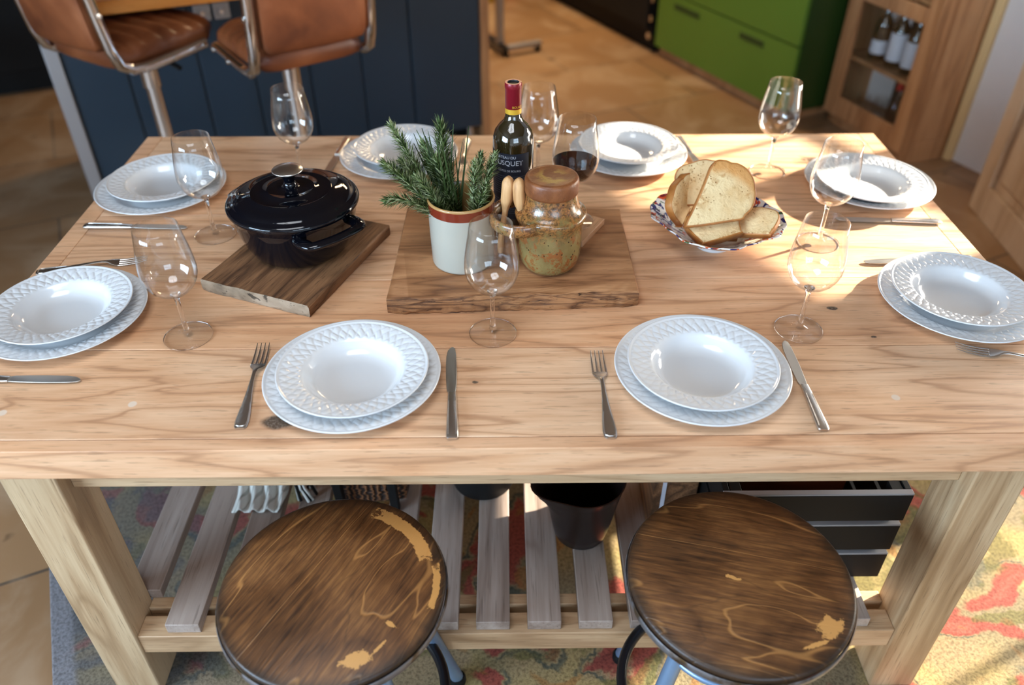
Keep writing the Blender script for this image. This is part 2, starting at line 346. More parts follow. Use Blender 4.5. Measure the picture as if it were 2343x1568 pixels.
wall_open('wall_back', 'v', 8.1, 8.2, -3.2, 3.29, [])
def window(n, axis, c, a0, a1, z0, z1, nv, nh, t=.035):
    m = MB()
    def B(p, q, za, zb, d=.03):
        if axis == 'u': m.box(c-d, c+d, p, q, za, zb)
        else: m.box(p, q, c-d, c+d, za, zb)
    B(a0, a0+t, z0, z1); B(a1-t, a1, z0, z1); B(a0, a1, z0, z0+t); B(a0, a1, z1-t, z1)
    for i in range(1, nv): x = a0+(a1-a0)*i/nv; B(x-t*.4, x+t*.4, z0, z1, .02)
    for i in range(1, nh): z = z0+(z1-z0)*i/nh; B(a0, a1, z-t*.3, z+t*.3, .02)
    return struct(rr(m.build('window_%d' % n, M_frame, smooth=0)))
window(1, 'u', -3.25, -1.1, 1.5, .9, 2.35, 4, 2, .06)
window(2, 'v', -2.25, -1.05, .85, 1.0, 2.3, 3, 2, .06)
mw = MB()
for a in (-.9, -.32, .26): mw.box(a, a+.04, -.15, 1.05, 2.555, 2.595)
for a in (-.15, .43, 1.01): mw.box(-.86, .26, a, a+.04, 2.556, 2.594)
struct(rr(mw.build('window_6', M_frame, smooth=0)))  # frame for the added roof light, out of view
# right-hand windows: thin frames, one glazing bar at v = 1.46 and one across at z = 1.49
m = MB(); m.box(3.325, 3.365, 1.447, 1.468, .95, 1.76); m.box(3.325, 3.365, 1.30, 1.65, 1.484, 1.506); struct(rr(m.build('window_3', M_frame, smooth=0)))
m = MB(); m.box(3.325, 3.365, .86, 1.215, 1.484, 1.506); struct(rr(m.build('window_4', M_frame, smooth=0)))
m = MB(); m.box(3.325, 3.365, .40, .42, .45, 1.22); struct(rr(m.build('window_5', M_frame, smooth=0)))
struct(rr(MB().box(3.262, 3.29, 2.235, 2.285, 0, 2.1).build('trim_1', M_trimw, bevel=.004)))

# rug
g = G('patterned_rug'); o_ = g.obj()
w1 = g.noise(o_, 3.0, 2, out=1); fz = g.noise(o_, 150, 3, 0, .75); fz2 = g.noise(o_, 60, 2, 0, .6, out=1)
ww = g.vmath('ADD', o_, g.vmath('MULTIPLY', g.vmath('SUBTRACT', w1, (.5,.5,.5)), (.55,.55,0)))
ww = g.vmath('ADD', ww, g.vmath('MULTIPLY', g.vmath('SUBTRACT', fz2, (.5,.5,.5)), (.035,.035,0)))
n1 = g.noise(ww, 6.4, 1.2); n2 = g.noise(g.vmath('ADD', ww, (5,3,0)), 7.2, 1.2); n3 = g.noise(g.vmath('ADD', ww, (1,9,0)), 4.4, 1)
base = g.mix(g.rng(n3, .4, .6), sr(206,186,122), sr(196,172,130)); base = g.mix(g.rng(g.noise(o_, 2.4, 2), .46, .6), base, sr(168,156,122))
c = g.mix(g.math('MULTIPLY', g.rng(n1, .55, .60), .9), base, sr(190,84,74)); c = g.mix(g.rng(n1, .66, .70), c, sr(196,112,94))
ol = g.math('MULTIPLY', g.rng(n1, .495, .52), g.rng(n1, .535, .56, 1, 0)); c = g.mix(g.math('MULTIPLY', g.math('MULTIPLY', ol, g.rng(n3, .44, .52)), .8), c, sr(74,92,86))
c = g.mix(g.math('MULTIPLY', g.rng(n2, .60, .65), .7), c, sr(124,122,62)); c = g.mix(g.math('MULTIPLY', g.rng(n2, .37, .32), .7), c, sr(192,138,72))
ux = g.sep(o_, 0); blu = g.math('MULTIPLY', g.rng(ux, .05, -.45), g.rng(g.noise(ww, 8, 2), .44, .56)); c = g.mix(g.math('MULTIPLY', blu, .85), c, sr(84,102,124))
c = g.mix(g.math('MULTIPLY', g.rng(ux, .1, -.4), .55), c, sr(140,138,136))
bor = g.rng(ux, -.445, -.465); c = g.mix(g.math('MULTIPLY', bor, .9), c, sr(170,172,180))
c = g.mix(g.math('MULTIPLY', g.rng(fz, .34, .60, 1, 0), .85), c, g.mix(1.0, c, (.42,.40,.38), 'MULTIPLY'))
c = g.mix(1.0, c, (.60,.57,.56), 'MULTIPLY'); g.set(color=c, rough=.95, spec=.1, sheen=.2); g.bump(fz, .5, .004)
rug = rr(MB().box(-.50, 2.12, -.95, 2.0, .0005, .013).build('rug', g.m, bevel=.004)); tag(rug, 'cream and yellow rug with red and green swirls lying under the oak table', 'rug')

# kitchen island: built in the room frame
def uv(name, label, cat, u, v, z=0, rot=0.0, group=None):
    x, y = RU(u, v); return thing(name, label, cat, (x, y, z), A25+rot, group)
isl = uv('kitchen_island', 'navy panelled kitchen island with oak end post beyond the dining table', 'kitchen island', 0, 0)
m = MB(); m.box(-.225, 1.425, 3.362, 4.0, .085, .87); m.build('body', M_navy, isl, smooth=0)
m = MB(); xs = [-.225, -.02, .24, .44, .66, .88, 1.10, 1.425]
for a, b in zip(xs[:-1], xs[1:]): m.box(a+.004, b-.004, 3.350, 3.363, .085, .87)
m.build('front_boards', M_navy, isl, bevel=.003, smooth=0)
MB().box(1.427, 1.468, 3.345, 4.02, .0, .87).build('end_post', M_oakc, isl, bevel=.003)
MB().box(-.275, -.227, 3.335, 3.39, .0, .87).build('steel_leg', M_brush, isl, bevel=.003)
MB().box(-.20, 1.40, 3.45, 3.95, .0, .085).build('plinth', M_black, isl, smooth=0)
for u in (1.375, -.15): MB().lathe([(0,0),(.022,0),(.022,.012),(.014,.02),(.014,.09),(0,.09)], 16, u, 3.38, 0).build('foot', M_chrome, isl)
for u in (.291, .362):
    f = MB().box(u-.03, u+.03, 3.340, 3.350, .705, .765).build('power_socket', M_brush, isl, bevel=.003)
    MB().lathe([(0,0),(.010,0),(.010,.006),(0,.006)], 14, T=Matrix.Translation((u, 3.335, .735)) @ Matrix.Rotation(PI/2, 4, 'X')).build('socket_insert', M_chrome, f)
wt = rr(MB().box(-.250, 1.52, 2.925, 4.05, .8705, .912).build('worktop', M_work, bevel=.004)); tag(wt, 'honey oak worktop overhanging the navy island on the stool side', 'worktop')

# green drawer unit and black range beyond it
gr = uv('drawer_unit', 'bright green kitchen drawer unit standing on the floor behind the table', 'drawers', 0, 0)
MB().box(2.885, 3.27, 2.895, 4.06, .055, .90).build('body', M_dgreen, gr, smooth=0)
MB().box(2.90, 3.26, 2.93, 4.05, .0, .056).build('plinth', M_oakc, gr, smooth=0)
for (z0, z1) in ((.06, .372), (.38, .64), (.648, .9)):
    d = MB().box(2.862, 2.884, 2.90, 4.055, z0, z1).build('drawer', M_green, gr, bevel=.002, smooth=0)
    MB().box(2.858, 2.8625, 3.135, 3.32, z1-.063, z1-.035).build('handle_slot_shade', M_dgreen, d, smooth=0, bevel=.001)  # nothing is cut: raised dark strips paint the shade of the handle recesses
    MB().box(2.858, 2.8625, 3.67, 3.90, z1-.063, z1-.035).build('handle_slot_shade', M_dgreen, d, smooth=0, bevel=.001)
MB().box(2.85, 3.28, 2.88, 4.065, .9, .94).build('counter_slab', M_work, gr, bevel=.003)
ck = uv('range_cooker', 'black range cooker in shadow past the green drawers', 'cooker', 0, 0)
MB().box(2.86, 3.27, 4.10, 6.4, .10, .92).build('body', M_black, ck, smooth=0)
for a, b in ((4.12, 5.0), (5.02, 6.0)): 
    d = MB().box(2.838, 2.859, a, b, .14, .72).build('door', M_black, ck, bevel=.004)
    MB().tube([(2.81, a+.06, .68), (2.81, b-.06, .68)], .01).build('handle', M_blackm, d)
MB().box(2.90, 3.2, 4.12, 6.38, 0, .10).build('plinth', M_black, ck, smooth=0)
for z in (.10, .20, .31): MB().lathe([(0,0),(.02,0),(.02,.012),(0,.014)], 14, T=Matrix.Translation((2.861, 4.112, z)) @ Matrix.Rotation(-PI/2, 4, 'Y')).build('knob', M_chrome, ck)

# oak glazed cabinet
cab = uv('glazed_cabinet', 'tall oak cabinet with glass door and bottles inside at right', 'cabinet', 3.02, 2.30, 0, math.radians(-7))
W_, D_, H_ = .25, .555, 1.95     # local x across the plain side (toward wall), y along the glazed front
m = MB(); m.box(.02, W_, D_-.02, D_, 0, H_); m.box(W_-.02, W_, .0, D_, 0, H_); m.box(0.02, W_, 0.02, D_, 0, .09); m.box(.02, W_, .02, D_, H_-.03, H_); m.build('carcass', M_oakc, cab, bevel=.002)
MB().box(W_-.026, W_-.0205, .025, D_-.025, .10, H_-.04).build('back_panel', plain('dark_cabinet_back', sr(52,40,32), .7), cab)
side = MB(); side.box(0, .045, 0, .022, 0, H_); side.box(W_-.045, W_, 0, .022, 0, H_); side.box(.045, W_-.045, 0, .02, 0, .10); side.box(.045, W_-.045, 0, .02, .86, .93); side.box(.045, W_-.045, .008, .015, .09, H_); side.build('side_panel', M_oakc, cab, bevel=.003)
MB().box(W_, W_+.012, .0, .02, .0, H_).build('side_bead', plain('rust_bead', sr(130,60,24), .5), cab)
dr = MB(); dr.box(-.022, 0, .0, .075, .06, H_); dr.box(-.022, 0, D_-.085, D_, .06, H_); dr.box(-.0215, -.001, .075, D_-.085, .06, .16); dr.box(-.0215, -.001, .075, D_-.085, .60, .665); dr.box(-.0215, -.001, .075, D_-.085, 1.3, 1.38); dr.box(-.0215, -.001, .075, D_-.085, H_-.1, H_)
dr = dr.build('door', M_oakc, cab, bevel=.004)
MB().box(-.013, -.010, .07, D_-.1, .15, .61).build('glass_pane', M_pane, dr, smooth=0); MB().box(-.013, -.010, .07, D_-.1, .65, 1.31).build('glass_pane', M_pane, dr, smooth=0)
for z in (.335, .67, 1.05): MB().box(.0, W_-.02, .02, D_-.02, z, z+.016).build('shelf', M_oakcx, cab)
def cabpt(x, y, z): return cab.matrix_basis @ Vector((x, y, z))
bb = [(0,0),(.036,0),(.039,.004),(.039,.15),(.034,.17),(.016,.20),(.014,.25),(0,.25)]
for i, (y, mc) in enumerate(((0, 0), (0, 0), (0, 0))):
    p = cabpt(.075, (.185,.285,.395)[i], .352)
    t = thing('bottle', ('dark bottle with white label at the near end of the cabinet shelf', 'dark bottle with tall white label in the middle of the cabinet shelf', 'dark bottle with small white label at the far end of the cabinet shelf')[i], 'bottle', p, 0, 'bottles on the cabinet shelf')
    MB().lathe(bb, 24).build('glass', M_btl, t); MB().lathe([(.0395,.03),(.0395,(.14,.15,.09)[i])], 24).build('label', M_white, t)
    MB().lathe([(0,.253),(.0155,.253),(.0155,.215)], 16).build('cap', M_caps if i == 0 else M_label, t)
p = cabpt(.08, .20, .091); t = thing('bottle', 'clear bottle with a red cap on the cabinet floor', 'bottle', p)
MB().lathe([(0,0),(.03,0),(.032,.01),(.032,.10),(.012,.14),(.012,.18),(0,.18)], 24).build('glass', M_stem, t); MB().lathe([(0,.215),(.016,.215),(.017,.18),(0,.18)], 16).build('cap', M_red, t)
gp = [(0,.001),(.026,.001),(.027,.003),(.03,.09),(.0285,.09),(.025,.006),(0,.006)]
for i, (x, y) in enumerate(((.07,.30),(.13,.34),(.07,.40),(.14,.24))):
    p = cabpt(x, y, .091); t = MB().lathe(gp, 20).build('drinking_glass', M_glass); t.location = p
    tag(t, 'small clear tumbler on the cabinet floor behind the glass door', 'glass', 'tumblers in the cabinet')

# low oak cupboard at the right
cb = uv('oak_cupboard', 'low pale oak panelled cupboard at the right edge', 'cupboard', 2.994, 1.897, 0, math.radians(-90-28.6+0))
L_ = .86                         # local x runs along the front toward the camera, local y toward the wall
m = MB(); m.box(0, L_, .022, .20, .0, .86); m.build('body', M_pale, cb, bevel=.002)
m = MB(); m.box(0, .09, 0, .021, 0, .86); m.box(L_-.09, L_, 0, .021, 0, .86); m.box(.09, L_-.09, 0, .021, 0, .13); m.box(.09, L_-.09, 0, .021, .77, .86); m.build('front_frame', M_pale, cb, bevel=.004)
m = MB(); m.box(.135, L_-.135, .006, .021, .175, .725); m.build('front_panel', M_pale, cb, bevel=.012)
cb.rotation_euler = (0, 0, A25 + math.atan2(-.455, -.248))
# local y must point to the wall side
for ch in cb.children: ch.scale = (1, 1, 1)

# trolley foot and far containers behind the island
tr = uv('trolley', 'pale metal trolley standing on the floor behind the island', 'trolley', 2.05, 4.50)
MB().box(-.02, .02, -.02, .02, .05, .62).build('post', M_brush, tr, bevel=.003); MB().box(.0, .24, -.09, -.05, .03, .06).build('foot_bar', M_brush, tr, bevel=.003)
MB().box(-.02, .02, -.09, .35, .03, .06).build('base_bar', M_blackm, tr, bevel=.003)
for p in ((0, -.08), (.22, -.07), (0, .33)): MB().lathe([(0,-.01),(.025,-.01),(.025,.01),(0,.01)], 16, T=Matrix.Translation((*p, .025)) @ Matrix.Rotation(PI/2, 4, 'Y')).build('caster', M_black, tr)
t = uv('yellow_tub', 'yellow tub on the floor far behind the wine bottle', 'tub', 2.42, 5.62); MB().lathe([(0,0),(.12,0),(.15,.2),(.14,.2),(.11,.01),(0,.01)], 32).build('tub_wall', M_yel, t)
t = uv('red_tin', 'small red tin on the floor beside the yellow tub', 'tin', 2.66, 5.62); MB().lathe([(0,0),(.05,0),(.05,.14),(0,.14)], 24).build('tin_wall', M_red, t); MB().lathe([(0,.141),(.052,.141),(.052,.13)], 24).build('lid', M_red, t)
# dark dresser and chair leg at far left
dk = uv('dark_dresser', 'black dresser in deep shadow at far left', 'dresser', -1.3, 5.0); MB().box(-1.2, 1.15, 0, .5, .08, 1.0).build('body', M_black, dk, smooth=0); MB().box(-1.22, 1.17, -.02, .52, 1.0, 1.03).build('top', M_blackm, dk)
MB().box(-1.15, 1.1, .04, .46, 0, .08).build('plinth', M_black, dk, smooth=0)
for a in (-1.17, -.4, .38): MB().box(a, a+.74, -.018, 0, .12, .95).build('door', M_black, dk, bevel=.004)
ch = uv('side_chair', 'black metal chair mostly outside the left edge', 'chair', -.98, 4.32)
MB().box(-.2, .2, -.2, .2, .44, .47).build('seat', M_blackm, ch, bevel=.01)
for sx, sy in ((-1,-1),(1,-1),(-1,1),(1,1)): MB().tube([(sx*.17, sy*.17, .44), (sx*.21, sy*.21, 0.0)], .014).build('leg', M_blackm, ch)
MB().box(-.19, .19, .18, .2, .6, .9).build('backrest', M_blackm, ch, bevel=.01)
for sx in (-1, 1): MB().tube([(sx*.17, .19, .44), (sx*.17, .195, .9)], .012).build('back_post', M_blackm, ch)

# ---------------------------------------------------------------- bar stools
def bar_stool(label, x, y, ang, zs=.66):
    """local +x is the way the sitter faces"""
    t = thing('bar_stool', label, 'bar stool', (x, y, 0), ang, 'leather bar stools at the island')
    # ribbed seat pad, thick, rounded front
    m = MB(); n = 44; sec = []
    for i in range(n+1):
        a = i/n; X = -.20 + .40*a
        top = .028 + .020*math.sin(PI*min(1, a*1.02)) + (.011*abs(math.sin(PI*7*a)) ) ; hw = .178*(1 - .35*ss(.72, 1.0, a)**2) * (1-.06*ss(.2,0,a))
        bot = -.028 + .02*ss(.8, 1, a)
        ring = []
        for j in range(20):
            th = 2*PI*j/20; cy_, sy_ = math.cos(th), math.sin(th)
            yy = hw*math.copysign(abs(cy_)**.45, cy_); zz = (top if sy_ > 0 else -bot)*math.copysign(abs(sy_)**.6, sy_)
            e = 1.0 if 0 < i < n else .82
            ring.append(m.av((X, yy*e, zs + zz*e)))
        sec.append(ring)
    for i in range(n):
        for j in range(20): m.af((sec[i][j], sec[i][(j+1)%20], sec[i+1][(j+1)%20], sec[i+1][j]))
    m.af(sec[0][::-1]); m.af(sec[-1]); m.build('seat', M_leather, t, smooth=60)
    # backrest: padded, slightly reclined and curved
    m = MB(); sec = []
    for i in range(25):
        a = i/24; Y = -.163 + .326*a; cv = -.02*(1-(2*a-1)**2)
        ring = []
        for j in range(24):
            th = 2*PI*j/24; c_, s_ = math.cos(th), math.sin(th)
            zz = .155*math.copysign(abs(c_)**.3, c_); xx = .024*math.copysign(abs(s_)**.5, s_)
            e = 1 if 0 < i < 24 else .9
            z_ = zs + .195 + zz*e
            ring.append(m.av((-.225 - .10*(z_-zs-.05) + cv + xx*e, Y, z_)))
        sec.append(ring)
    for i in range(24):
        for j in range(24): m.af((sec[i][j], sec[i][(j+1)%24], sec[i+1][(j+1)%24], sec[i+1][j]))
    m.af(sec[0][::-1]); m.af(sec[-1]); m.build('backrest', M_leather, t, smooth=60)
    for sgn in (-1, 1):
        pts = [(-.255,.190*sgn,zs+.31),(-.236,.190*sgn,zs+.15),(-.222,.190*sgn,zs+.05),(-.205,.190*sgn,zs+.0),(-.17,.190*sgn,zs-.022),(-.11,.190*sgn,zs-.026),(.02,.190*sgn,zs-.018),(.10,.190*sgn,zs-.012)]
        m = MB().tube(pts, .017, 10, flat=1.0); 
        k = m.build('bracket', M_chrome, t, smooth=60); 
        for (px, pz) in ((-.250,.27),(-.236,.15),(-.03,-.021),(.085,-.013)): MB().lathe([(0,.006),(.008,.005),(.009,0)], 12, T=Matrix.Translation((px, .2065*sgn, zs+pz)) @ Matrix.Rotation(-PI/2*sgn, 4, 'X')).build('bolt', M_steel, k)
    MB().lathe([(.0,.02),(.045,.025),(.045,.04),(.024,.07),(.024,zs-.16),(.030,zs-.16),(.030,zs-.035),(.0,zs-.03)], 28).build('pole', M_chrome, t)
    MB().lathe([(0,0),(.19,0),(.19,.008),(.16,.016),(.05,.026),(0,.026)], 48).build('base', M_chrome, t)
    m = MB().tube([(.15*math.cos(a)+.03, .15*math.sin(a), .27) for a in [2*PI*i/40 for i in range(40)]], .011, 10, closed=True)
    m.tube([(0,0,.27),(-.12,0,.27)], .010); m.tube([(0,0,.27),(.17,0,.27)], .010); m.build('footrest', M_chrome, t)
    m = MB().tube([(.0,-.03,zs-.045),(.0,-.13,zs-.06)], .005, 8).build('lever', M_chrome, t); MB().tube([(0,-.12,zs-.058),(.0,-.175,zs-.068)], .008, 8).build('lever_grip', M_black, m)
    return t
STA = bar_stool('brown leather bar stool turned sideways, at the left end of the island', -1.189, 2.657, math.radians(56), .80)
STB = bar_stool('brown leather bar stool with its back to the table, right of the other', -.715, 2.625, math.radians(127), .80)

# ================================================================== dining table
TT = thing('dining_table', 'large pale oak dining table with plank top and slatted lower shelf', 'table', (0, 1.4022, 0))
HX, HY, ZT_ = .933, .563, .76
m = MB(); ys = [-.5626, -.5372, -.3215, -.111, .149, .365, .5626]
ys[1] = -.5372
for i, (a, b) in enumerate(zip(ys[:-1], ys[1:])):
    m.box(-HX if i == 0 else -.893, HX if i == 0 else .893, a+.0008, b-.0008, .702, .76, pid=(.11, .42, .93, .31, .77, .55)[i])
m.box(-HX, -.8940, ys[1]+.0005, HY-.0004, .702, .76, pid=.23); m.box(.8940, HX, ys[1]+.0005, HY-.0004, .702, .76, pid=.85)
top = m.build('tabletop', M_top, TT, bevel=.0011, seg=2)
# rounded long front edge is carried by a thicker lipping
for sx in (-1, 1):
    for y0 in (-.522, .432):
        x0 = .733 if sx > 0 else -.822
        MB().box(x0, x0+.089, y0, y0+.09, .0132, .7015, pid=.3+.2*sx+.1*(y0 > 0)).build('leg', M_leg, TT, bevel=.003)
MB().box(-.733, .733, -.492, -.467, .606, .7015, pid=.2).build('apron', M_rail, TT, bevel=.002)
MB().box(-.733, .733, .467, .492, .606, .7015, pid=.6).build('apron', M_rail, TT, bevel=.002)
for sx in (-1, 1): MB().box(sx*.79-.012, sx*.79+.012, -.432, .432, .606, .7015, pid=.4).build('side_apron', wood('side_apron_oak_%d' % (sx+2), [sr(140,106,74), sr(184,150,114), sr(208,178,142)], low=(6,.9,6), fib=(120,6,120)), TT, bevel=.002)
MB().box(-.733, .733, -.517, -.470, .155, .2095, pid=.7).build('shelf_rail', M_rail, TT, bevel=.002)
MB().box(-.733, .733, -.452, -.427, .145, .2090, pid=.5).build('shelf_rail', M_rail, TT, bevel=.002)
MB().box(-.733, .733, .440, .480, .155, .2095, pid=.9).build('shelf_rail', M_rail, TT, bevel=.002)
for k in range(-7, 8):
    cx_ = -.047+.0995*k; y0 = -.509 if abs(cx_)+.033 < .73 else -.43
    MB().box(cx_-.0325, cx_+.0325, y0, .50 if y0 < -.5 else .43, .2100, .2355, pid=(k*.37) % 1).build('slat', M_slat, TT, bevel=.0015)

# ---------------------------------------------------------------- plates
def weave(N, r0, r1, amp):
    def h(r, t):
        if r < r0 or r > r1: return 0.0
        q = (r-r0)/(r1-r0); env = ss(0, .10, q)*ss(1, .90, q)
        A = t*N/(2*PI) + q*1.35; B = t*N/(2*PI) - q*1.35
        def rib(x): 
            f = x-math.floor(x); return ss(.04, .3, f)*ss(.96, .7, f)
        over = (math.floor(A)+math.floor(B)) % 2 == 0
        a_, b_ = rib(A), rib(B)
        return amp*env*((a_*(.55+.45*math.sin(PI*(B-math.floor(B))))) if over else (b_*(.55+.45*math.sin(PI*(A-math.floor(A))))))
    return h
def plate(kind):
    if kind == 'soup':
        wv = weave(40, .0815, .1145, .0012); well = [(0,.0060),(.02,.0060),(.045,.0062),(.058,.0075),(.066,.0115),(.072,.018),(.0765,.0245),(.0795,.0275),(.0815,.0288)]
        rim = [(.0815+.0330*i/22, .0288+.0065*i/22) for i in range(1, 23)] + [(.1160,.0362),(.1182,.0372),(.1192,.0366),(.1190,.0350)]
        under = [(.110,.0300),(.090,.0240),(.078,.0180),(.068,.0080),(.058,.0035),(.050,.0033),(.049,.0),(.045,.0),(.044,.003),(0,.0035)]
    else:
        wv = weave(46, .099, .1355, .0012); well = [(0,.0055),(.03,.0055),(.078,.0056),(.088,.0070),(.094,.0110),(.099,.0135)]
        rim = [(.099+.0365*i/22, .0135+.0085*i/22) for i in range(1, 23)] + [(.137,.0232),(.1395,.0242),(.1408,.0236),(.1406,.0222)]
        under = [(.130,.0165),(.105,.0095),(.095,.0045),(.085,.0025),(.078,.0025),(.077,.0),(.072,.0),(.071,.002),(0,.003)]
    prof = well+rim+under; nt_ = len(well)+22
    return MB().lathe(prof, 400 if kind == 'soup' else 460, hf=lambda r, t, k: wv(r, t) if k < nt_ else 0.0)
soup_m = dinner_m = None
pl = [ # x, y, place, soup offset
 (-.264,.991,'at front left, beside the fork over the dark knot', (.004,-.009)),
 (.2975,1.000,'at front right, with the tilted knife at its rim', (-.003,-.009)),
 (-.799,1.165,'at nearest left end, cut by the photo edge', (.003,-.003)),
 (-.789,1.6525,'at far left end, left of the black pot', (.009,.0)),
 (-.272,1.812,'at back left, behind the rosemary', (.012,.005)),
 (.280,1.8195,'at back right, behind the glass of red wine', (.0,.005)),
 (.805,1.658,'at far right end, in the patch of sun', (-.008,-.026)),
 (.8035,1.195,'at nearest right end, behind the cut-off fork', (-.004,.0))]
first = {}
for i, (x, y, lab, (dx, dy)) in enumerate(pl):
    for kind, z, px, py in (('dinner', .7602, x, y), ('soup', .7662, x+dx, y+dy)):
        L = ('upper white soup plate ' if kind == 'soup' else 'lower wide white dinner plate ')+lab
        if kind not in first:
            o = plate(kind).build('soup_plate' if kind == 'soup' else 'dinner_plate', M_por, smooth=80); first[kind] = o
        else: o = first[kind].copy(); COL.objects.link(o)
        o.location = (px, py, z); o.rotation_euler = (0, 0, i*.7)
        tag(o, L, 'plate', 'soup plates' if kind == 'soup' else 'dinner plates')

# ---------------------------------------------------------------- wine glasses
def wine_glass(loc, label, wine=False, grp='wine glasses'):
    t = thing('wine_glass', label, 'wine glass', loc, 0, grp)
    foot = [(0,.0002),(.0404,.0002),(.0413,.0006),(.0416,.0012),(.0413,.0020),(.0404,.0024),(.026,.0036),(.013,.006),(.007,.0105),(.0048,.018),(.0040,.034),(.0036,.055),(.0039,.074),(.0055,.084),(.009,.0885)]
    MB().lathe(foot[:9], 64, mi=[0,1,1,1,1,0,0,0]).build('foot', [M_foot, M_stem], t, smooth=60); MB().lathe(foot[8:]+[(0,.0890)], 40).build('stem', M_stem, t, smooth=60)
    out = [(.0,.0885),(.009,.0889),(.018,.0915),(.028,.0975),(.036,.106),(.0415,.116),(.0448,.127),(.0456,.137),(.0450,.150),(.0432,.165),(.0405,.182),(.0376,.199),(.0352,.2155)]
    inn = [(r-.0009 if r > .01 else max(0, r-.0), z+(.0012 if r < .03 else .0004)) for r, z in out]; inn[-1] = (.0344,.2157)
    MB().lathe(out+inn[::-1], 64).build('bowl', M_glass, t, smooth=70)
    if wine:
        lv = .131; pr = [(0,.0905)]+[(r-.0018, z+.0012) for r, z in out[1:] if z < lv]+[(.0436, lv)]+[(0, lv)]
        MB().lathe(pr, 64).build('wine', M_wine, t, smooth=40)['label'] = 'dark red wine'
    return t
gl = [(-.570,1.118,.7602,'empty wine glass beside the nearest left-end plate, leaning outward most'),
      (-.6205,1.465,.7602,'empty wine glass between the black pot and the far left-end plate'),
      (-.490,1.722,.7602,'empty wine glass behind the black pot, seen against the navy island'),
      (-.041,1.1215,.7602,'empty wine glass at front centre before the crock and the stoneware jar'),
      (.058,1.722,.7602,'empty wine glass just behind the wine bottle'),
      (.6028,1.7465,.7602,'empty wine glass in the sun behind the bread, against the green drawers'),
      (.6215,1.4215,.7602,'empty wine glass with its bowl in front of the sunlit far right-end plate'),
      (.495,1.1265,.7602,'empty wine glass right of the front right plates, at its knife tip')]
g0 = None
for (x, y, z, lab) in gl:
    if g0 is None: g0 = wine_glass((x, y, z), lab)
    else: dup(g0, (x, y, z), rnd.uniform(0, 6), lab)
wine_glass((.118, 1.4395, .8042), 'wine glass half full of red wine on the small coaster', True)

# ---------------------------------------------------------------- cutlery
def fork_mesh():
    m = MB(); st = []                      # along +x from handle end (0) to tines (.205)
    def sec(x, w, z, th): st.append((x, w, z, th))
    for x, w, z, th in [(0,.0065,.0022,.0016),(.004,.0098,.0022,.0018),(.015,.0108,.0023,.002),(.035,.0095,.0026,.002),(.06,.0068,.0042,.002),(.085,.0046,.0068,.002),(.105,.0036,.0085,.002),(.122,.0034,.0090,.0021),(.132,.0048,.0082,.002),(.139,.0095,.0060,.0016),(.146,.0122,.0042,.0013),(.152,.0126,.0032,.0012)]: sec(x, w, z, th)
    rings = []
    for x, w, z, th in st:
        n = 16; rings.append([m.av((x, w*math.copysign(abs(math.cos(2*PI*j/n))**.7, math.cos(2*PI*j/n)), z + th*math.sin(2*PI*j/n)*.9 + (.0006 if False else 0))) for j in range(n)])
    for a, b in zip(rings[:-1], rings[1:]):
        for j in range(16): m.af((a[j], a[(j+1)%16], b[(j+1)%16], b[j]))
    m.af(rings[0][::-1]); m.af(rings[-1])
    for k in range(4):
        y = -.0106+.00707*k
        m.tube([(.150,y,.0031),(.165,y*1.0,.0022),(.185,y*.98,.0032),(.205,y*.94,.0068)], [.0021,.0018,.0014,.0006], 8, flat=.6)
    return m
def fork_rim():
    m = MB(); pts = []
    for s_ in (1, -1):
        seq = [(.055,.0052,.0052),(.035,.0078,.0045),(.015,.009,.0042),(.006,.0078,.0040),(.0035,.003,.0040)]
        pts += [(x, w*s_, z) for x, w, z in (seq if s_ == 1 else seq[::-1])]
    return m.tube(pts, .0006, 6)
def make_fork(label, hx, hy, tx, ty, z=.7605, tilt=0.0, flip=False):
    ang = math.atan2(ty-hy, tx-hx); t = thing('fork', label, 'fork', (hx, hy, z), ang, 'dinner forks')
    t.rotation_euler = (tilt, 0, ang)
    b = fork_mesh().build('fork_body', M_steel, t, smooth=50); fork_rim().build('handle_beading', M_steel, t, smooth=60)
    return t
def make_knife(label, hx, hy, tx, ty, z=.7605, tilt=0.0):
    ang = math.atan2(ty-hy, tx-hx); t = thing('table_knife', label, 'knife', (hx, hy, z), ang, 'table knives'); t.rotation_euler = (tilt, 0, ang)
    m = MB(); rings = []
    for x, w, th in [(0,.0068,.0016),(.003,.0092,.0024),(.02,.0092,.0030),(.05,.0082,.0034),(.085,.0072,.0036),(.095,.0070,.0030),(.103,.0066,.0028)]:
        n = 16; rings.append([m.av((x, w*math.copysign(abs(math.cos(2*PI*j/n))**.45, math.cos(2*PI*j/n)), .0040+th*math.copysign(abs(math.sin(2*PI*j/n))**.6, math.sin(2*PI*j/n)))) for j in range(n)])
    for a, b in zip(rings[:-1], rings[1:]):
        for j in range(16): m.af((a[j], a[(j+1)%16], b[(j+1)%16], b[j]))
    m.af(rings[0][::-1]); m.af(rings[-1])
    for s_ in (1, -1): m.tube([(.008,.0062*s_,.0066),(.08,.0050*s_,.0074)], .0006, 6)
    m.build('handle', M_steel, t, smooth=50)
    up_ = [(.102,.0060),(.110,.0085),(.14,.0098),(.17,.0100),(.195,.0092),(.210,.0068),(.2185,.002),(.220,-.002)]
    lo = [(.216,-.0055),(.200,-.0072),(.16,-.0080),(.12,-.0070),(.102,-.0055)]
    MB().prism(up_+lo, .0030, .0046).build('blade', M_blade, t, smooth=30, bevel=.0005)
    return t
make_fork('fork lying left of the front left plates, its handle over the dark knot', -.4205, .884, -.4330, 1.118)
make_fork('fork lying straight to the left of the front right plates', .137, .857, .1335, 1.095)
make_fork('fork behind the nearest left-end plate, tines showing through the leaning glass', -.925, 1.322, -.728, 1.366)
